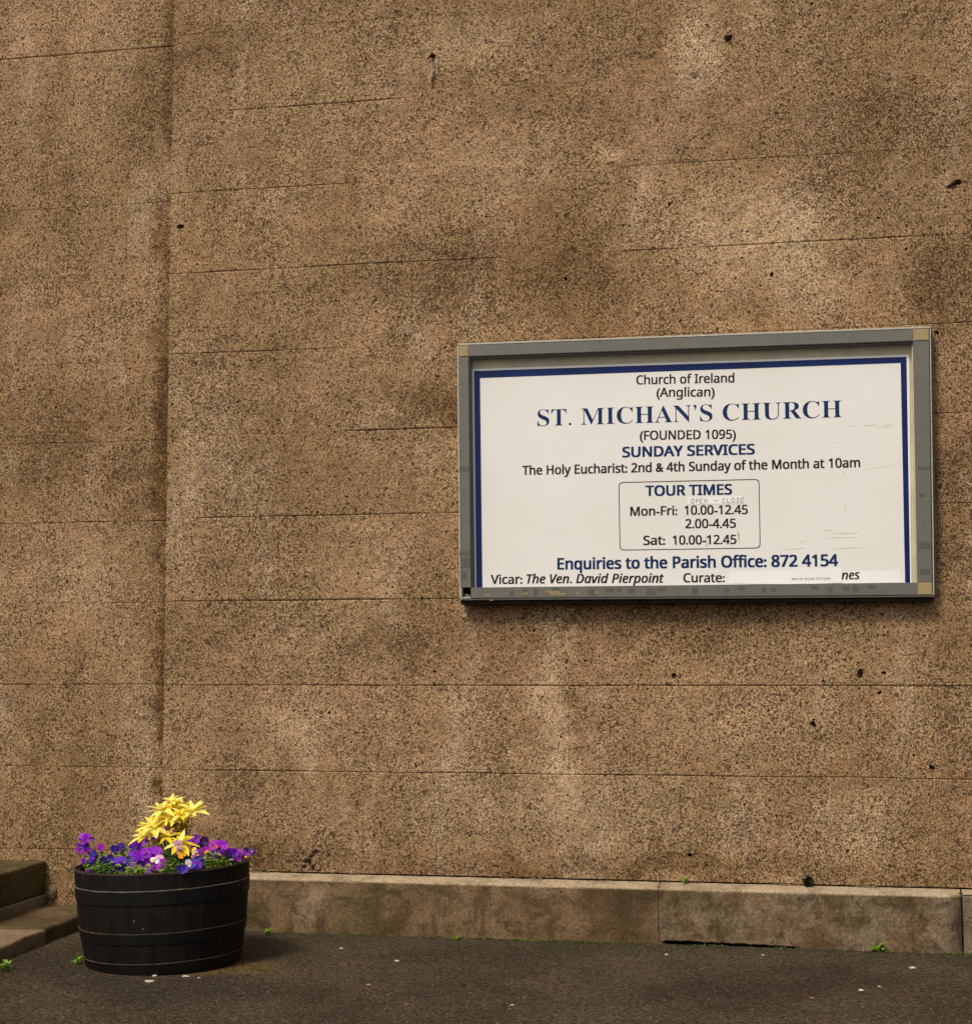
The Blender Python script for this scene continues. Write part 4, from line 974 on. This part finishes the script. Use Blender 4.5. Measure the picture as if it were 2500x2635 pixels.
weed(1762, 2262, 'thin weed tuft growing on the plinth ledge', 12, .016, .236, -.012, grp='weeds on the plinth ledge')
weed(2078, 2262, 'dark moss cushion on the plinth ledge under the notice board', 60, .020, .236, -.012, MOSSD, .038, grp='weeds on the plinth ledge')
V = []; F = []; rm = random.Random(11)
for (ua, ub, n) in [(700, 760, 20), (1215, 1270, 60), (1310, 1370, 110), (1378, 1440, 70), (1470, 1590, 170), (1600, 1660, 40), (1780, 1870, 90), (1990, 2020, 30), (2240, 2300, 70), (2430, 2500, 80), (850, 1100, 40), (1060, 1200, 20)]:
    for i in range(n):
        u = rm.uniform(ua, ub); x = on_z(u, 2425+(u-1250)*.03).x; y = -.086-abs(rm.gauss(0, .012))
        b = Vector((x, y, 0)); d = Vector((rm.uniform(-1, 1), rm.uniform(-1, .3), rm.uniform(.3, 1.5)))
        leaf_geo(V, F, b, d, Vector((0.1, -.2, 1)), rm.uniform(.005, .013), rm.uniform(.003, .006), .2, .2, 2)
o = pyobj('moss', V, F, MOSS); tag(o, 'thin line of green moss growing where the asphalt meets the plinth', 'moss', kind='stuff')
DIRT = stone_mat('wall_foot_dirt', (.02, .013, .006), (.05, .034, .015), (.035, .04, .008))
V = []; F = []; rd = random.Random(31)
for i in range(520):
    x = rd.uniform(.35, 3.6); y = -.084-abs(rd.gauss(0, .011)); rr0 = rd.uniform(.003, .010)*(1.2 if mnoise.noise(Vector((x*4, 0, 0))) > 0 else .7); k = len(V); a0 = rd.random()*6
    for j in range(6): V.append((x+rr0*1.4*math.cos(a0+j*1.047)*rd.uniform(.7, 1.3), y+rr0*math.sin(a0+j*1.047)*rd.uniform(.7, 1.2), -.001))
    V.append((x, y, rr0*rd.uniform(.5, 1.0))); F += [(k+j, k+(j+1) % 6, k+6) for j in range(6)]
o = pyobj('dirt', V, F, DIRT); tag(o, 'crumbly dark dirt gathered where the plinth meets the asphalt', 'dirt', kind='stuff')
CHIP = plain('white_grit', (.42, .36, .30), .7, .3, .15, 60); CHIPB = plain('tan_grit', (.32, .24, .16), .8, .3, .2, 60); CHIPD = plain('dark_grit', (.02, .016, .012), .8, .3, .2, 60)
def chip(u, v, r, mat, label, name='stone_chip', flat_=.4, cat='stone chip', z=0.0, grp='chips lying on the asphalt'):
    p = on_z(u, v, z); bm = bmesh.new(); g = bmesh.ops.create_icosphere(bm, subdivisions=2, radius=1)
    sd = random.random()*20; sx = random.uniform(.8, 1.5)
    for w in g['verts']:
        k = 1+.35*mnoise.noise(w.co*1.6+Vector((sd, 0, 0))); w.co = Vector((w.co.x*r*k*sx, w.co.y*r*k, (w.co.z*flat_+flat_*.7)*r*k))
    o = obj(name, bm, mat); o.location = p; tag(o, label, cat, grp)
chip(1021, 2475, .0095, CHIP, 'white chip on the asphalt right of the barrel, alone in the open')
chip(878, 2442, .006, CHIP, 'tiny white chip near the plinth between barrel and the lone chip')
chip(385, 2527, .015, CHIP, 'larger white chip in front of the barrel', flat_=.25)
chip(478, 2514, .010, CHIP, 'white chip touching the front right of the barrel base', flat_=.3)
chip(398, 2513, .008, CHIP, 'small white chip under the front of the barrel')
chip(512, 2518, .006, CHIPB, 'tan chip just right of the white one at the barrel front')
chip(2347, 2493, .011, CHIP, 'white chip near the right end of the plinth')
chip(2215, 2550, .012, CHIP, 'flat white chip in the lower right of the asphalt', flat_=.25)
chip(2262, 2540, .008, CHIP, 'thin pale chip beside the flat white one lower right', flat_=.2)
chip(1714, 2458, .007, CHIP, 'pale chip in front of the dark crack under the plinth')
chip(1962, 2459, .005, CHIP, 'tiny pale chip below the crack end')
chip(1193, 2537, .010, CHIPD, 'black pebble in the middle of the asphalt')
chip(1316, 2559, .008, CHIPD, 'black pebble right of the middle, lowest of the dark ones')
chip(1275, 2488, .007, CHIPD, 'black pebble nearest the plinth, middle of the picture')
chip(1318, 2558+30, .006, CHIPB, 'tan pebble near the bottom edge, middle of the picture')
chip(2088, 2570, .007, plain('orange_grit', (.22, .10, .025), .8), 'small orange chip in the lower right asphalt')
chip(948, 2536, .007, plain('brick_grit', (.35, .15, .07), .8), 'reddish chip on the asphalt right of the barrel')
V = []; F = []
rg = random.Random(21)
for i in range(420):
    u = rg.uniform(0, 2500); v = rg.uniform(2440, 2640); p = on_z(u, v)
    if p.y > -.1 or (p-BC).xy.length < .36 or (p.x < -.29 and p.y > -1.9): continue
    r = rg.uniform(.0012, .003); k = len(V); a = rg.random()*6
    for j in range(5): V.append((p.x+r*math.cos(a+j*1.257)*rg.uniform(.7, 1.2), p.y+r*math.sin(a+j*1.257)*rg.uniform(.7, 1.2), 0.0005))
    V.append((p.x, p.y, r*.8)); F += [(k+j, k+(j+1) % 5, k+5) for j in range(5)]
o = pyobj('grit', V, F, CHIPB); tag(o, 'fine loose tan grit scattered over the asphalt', 'grit', kind='stuff')
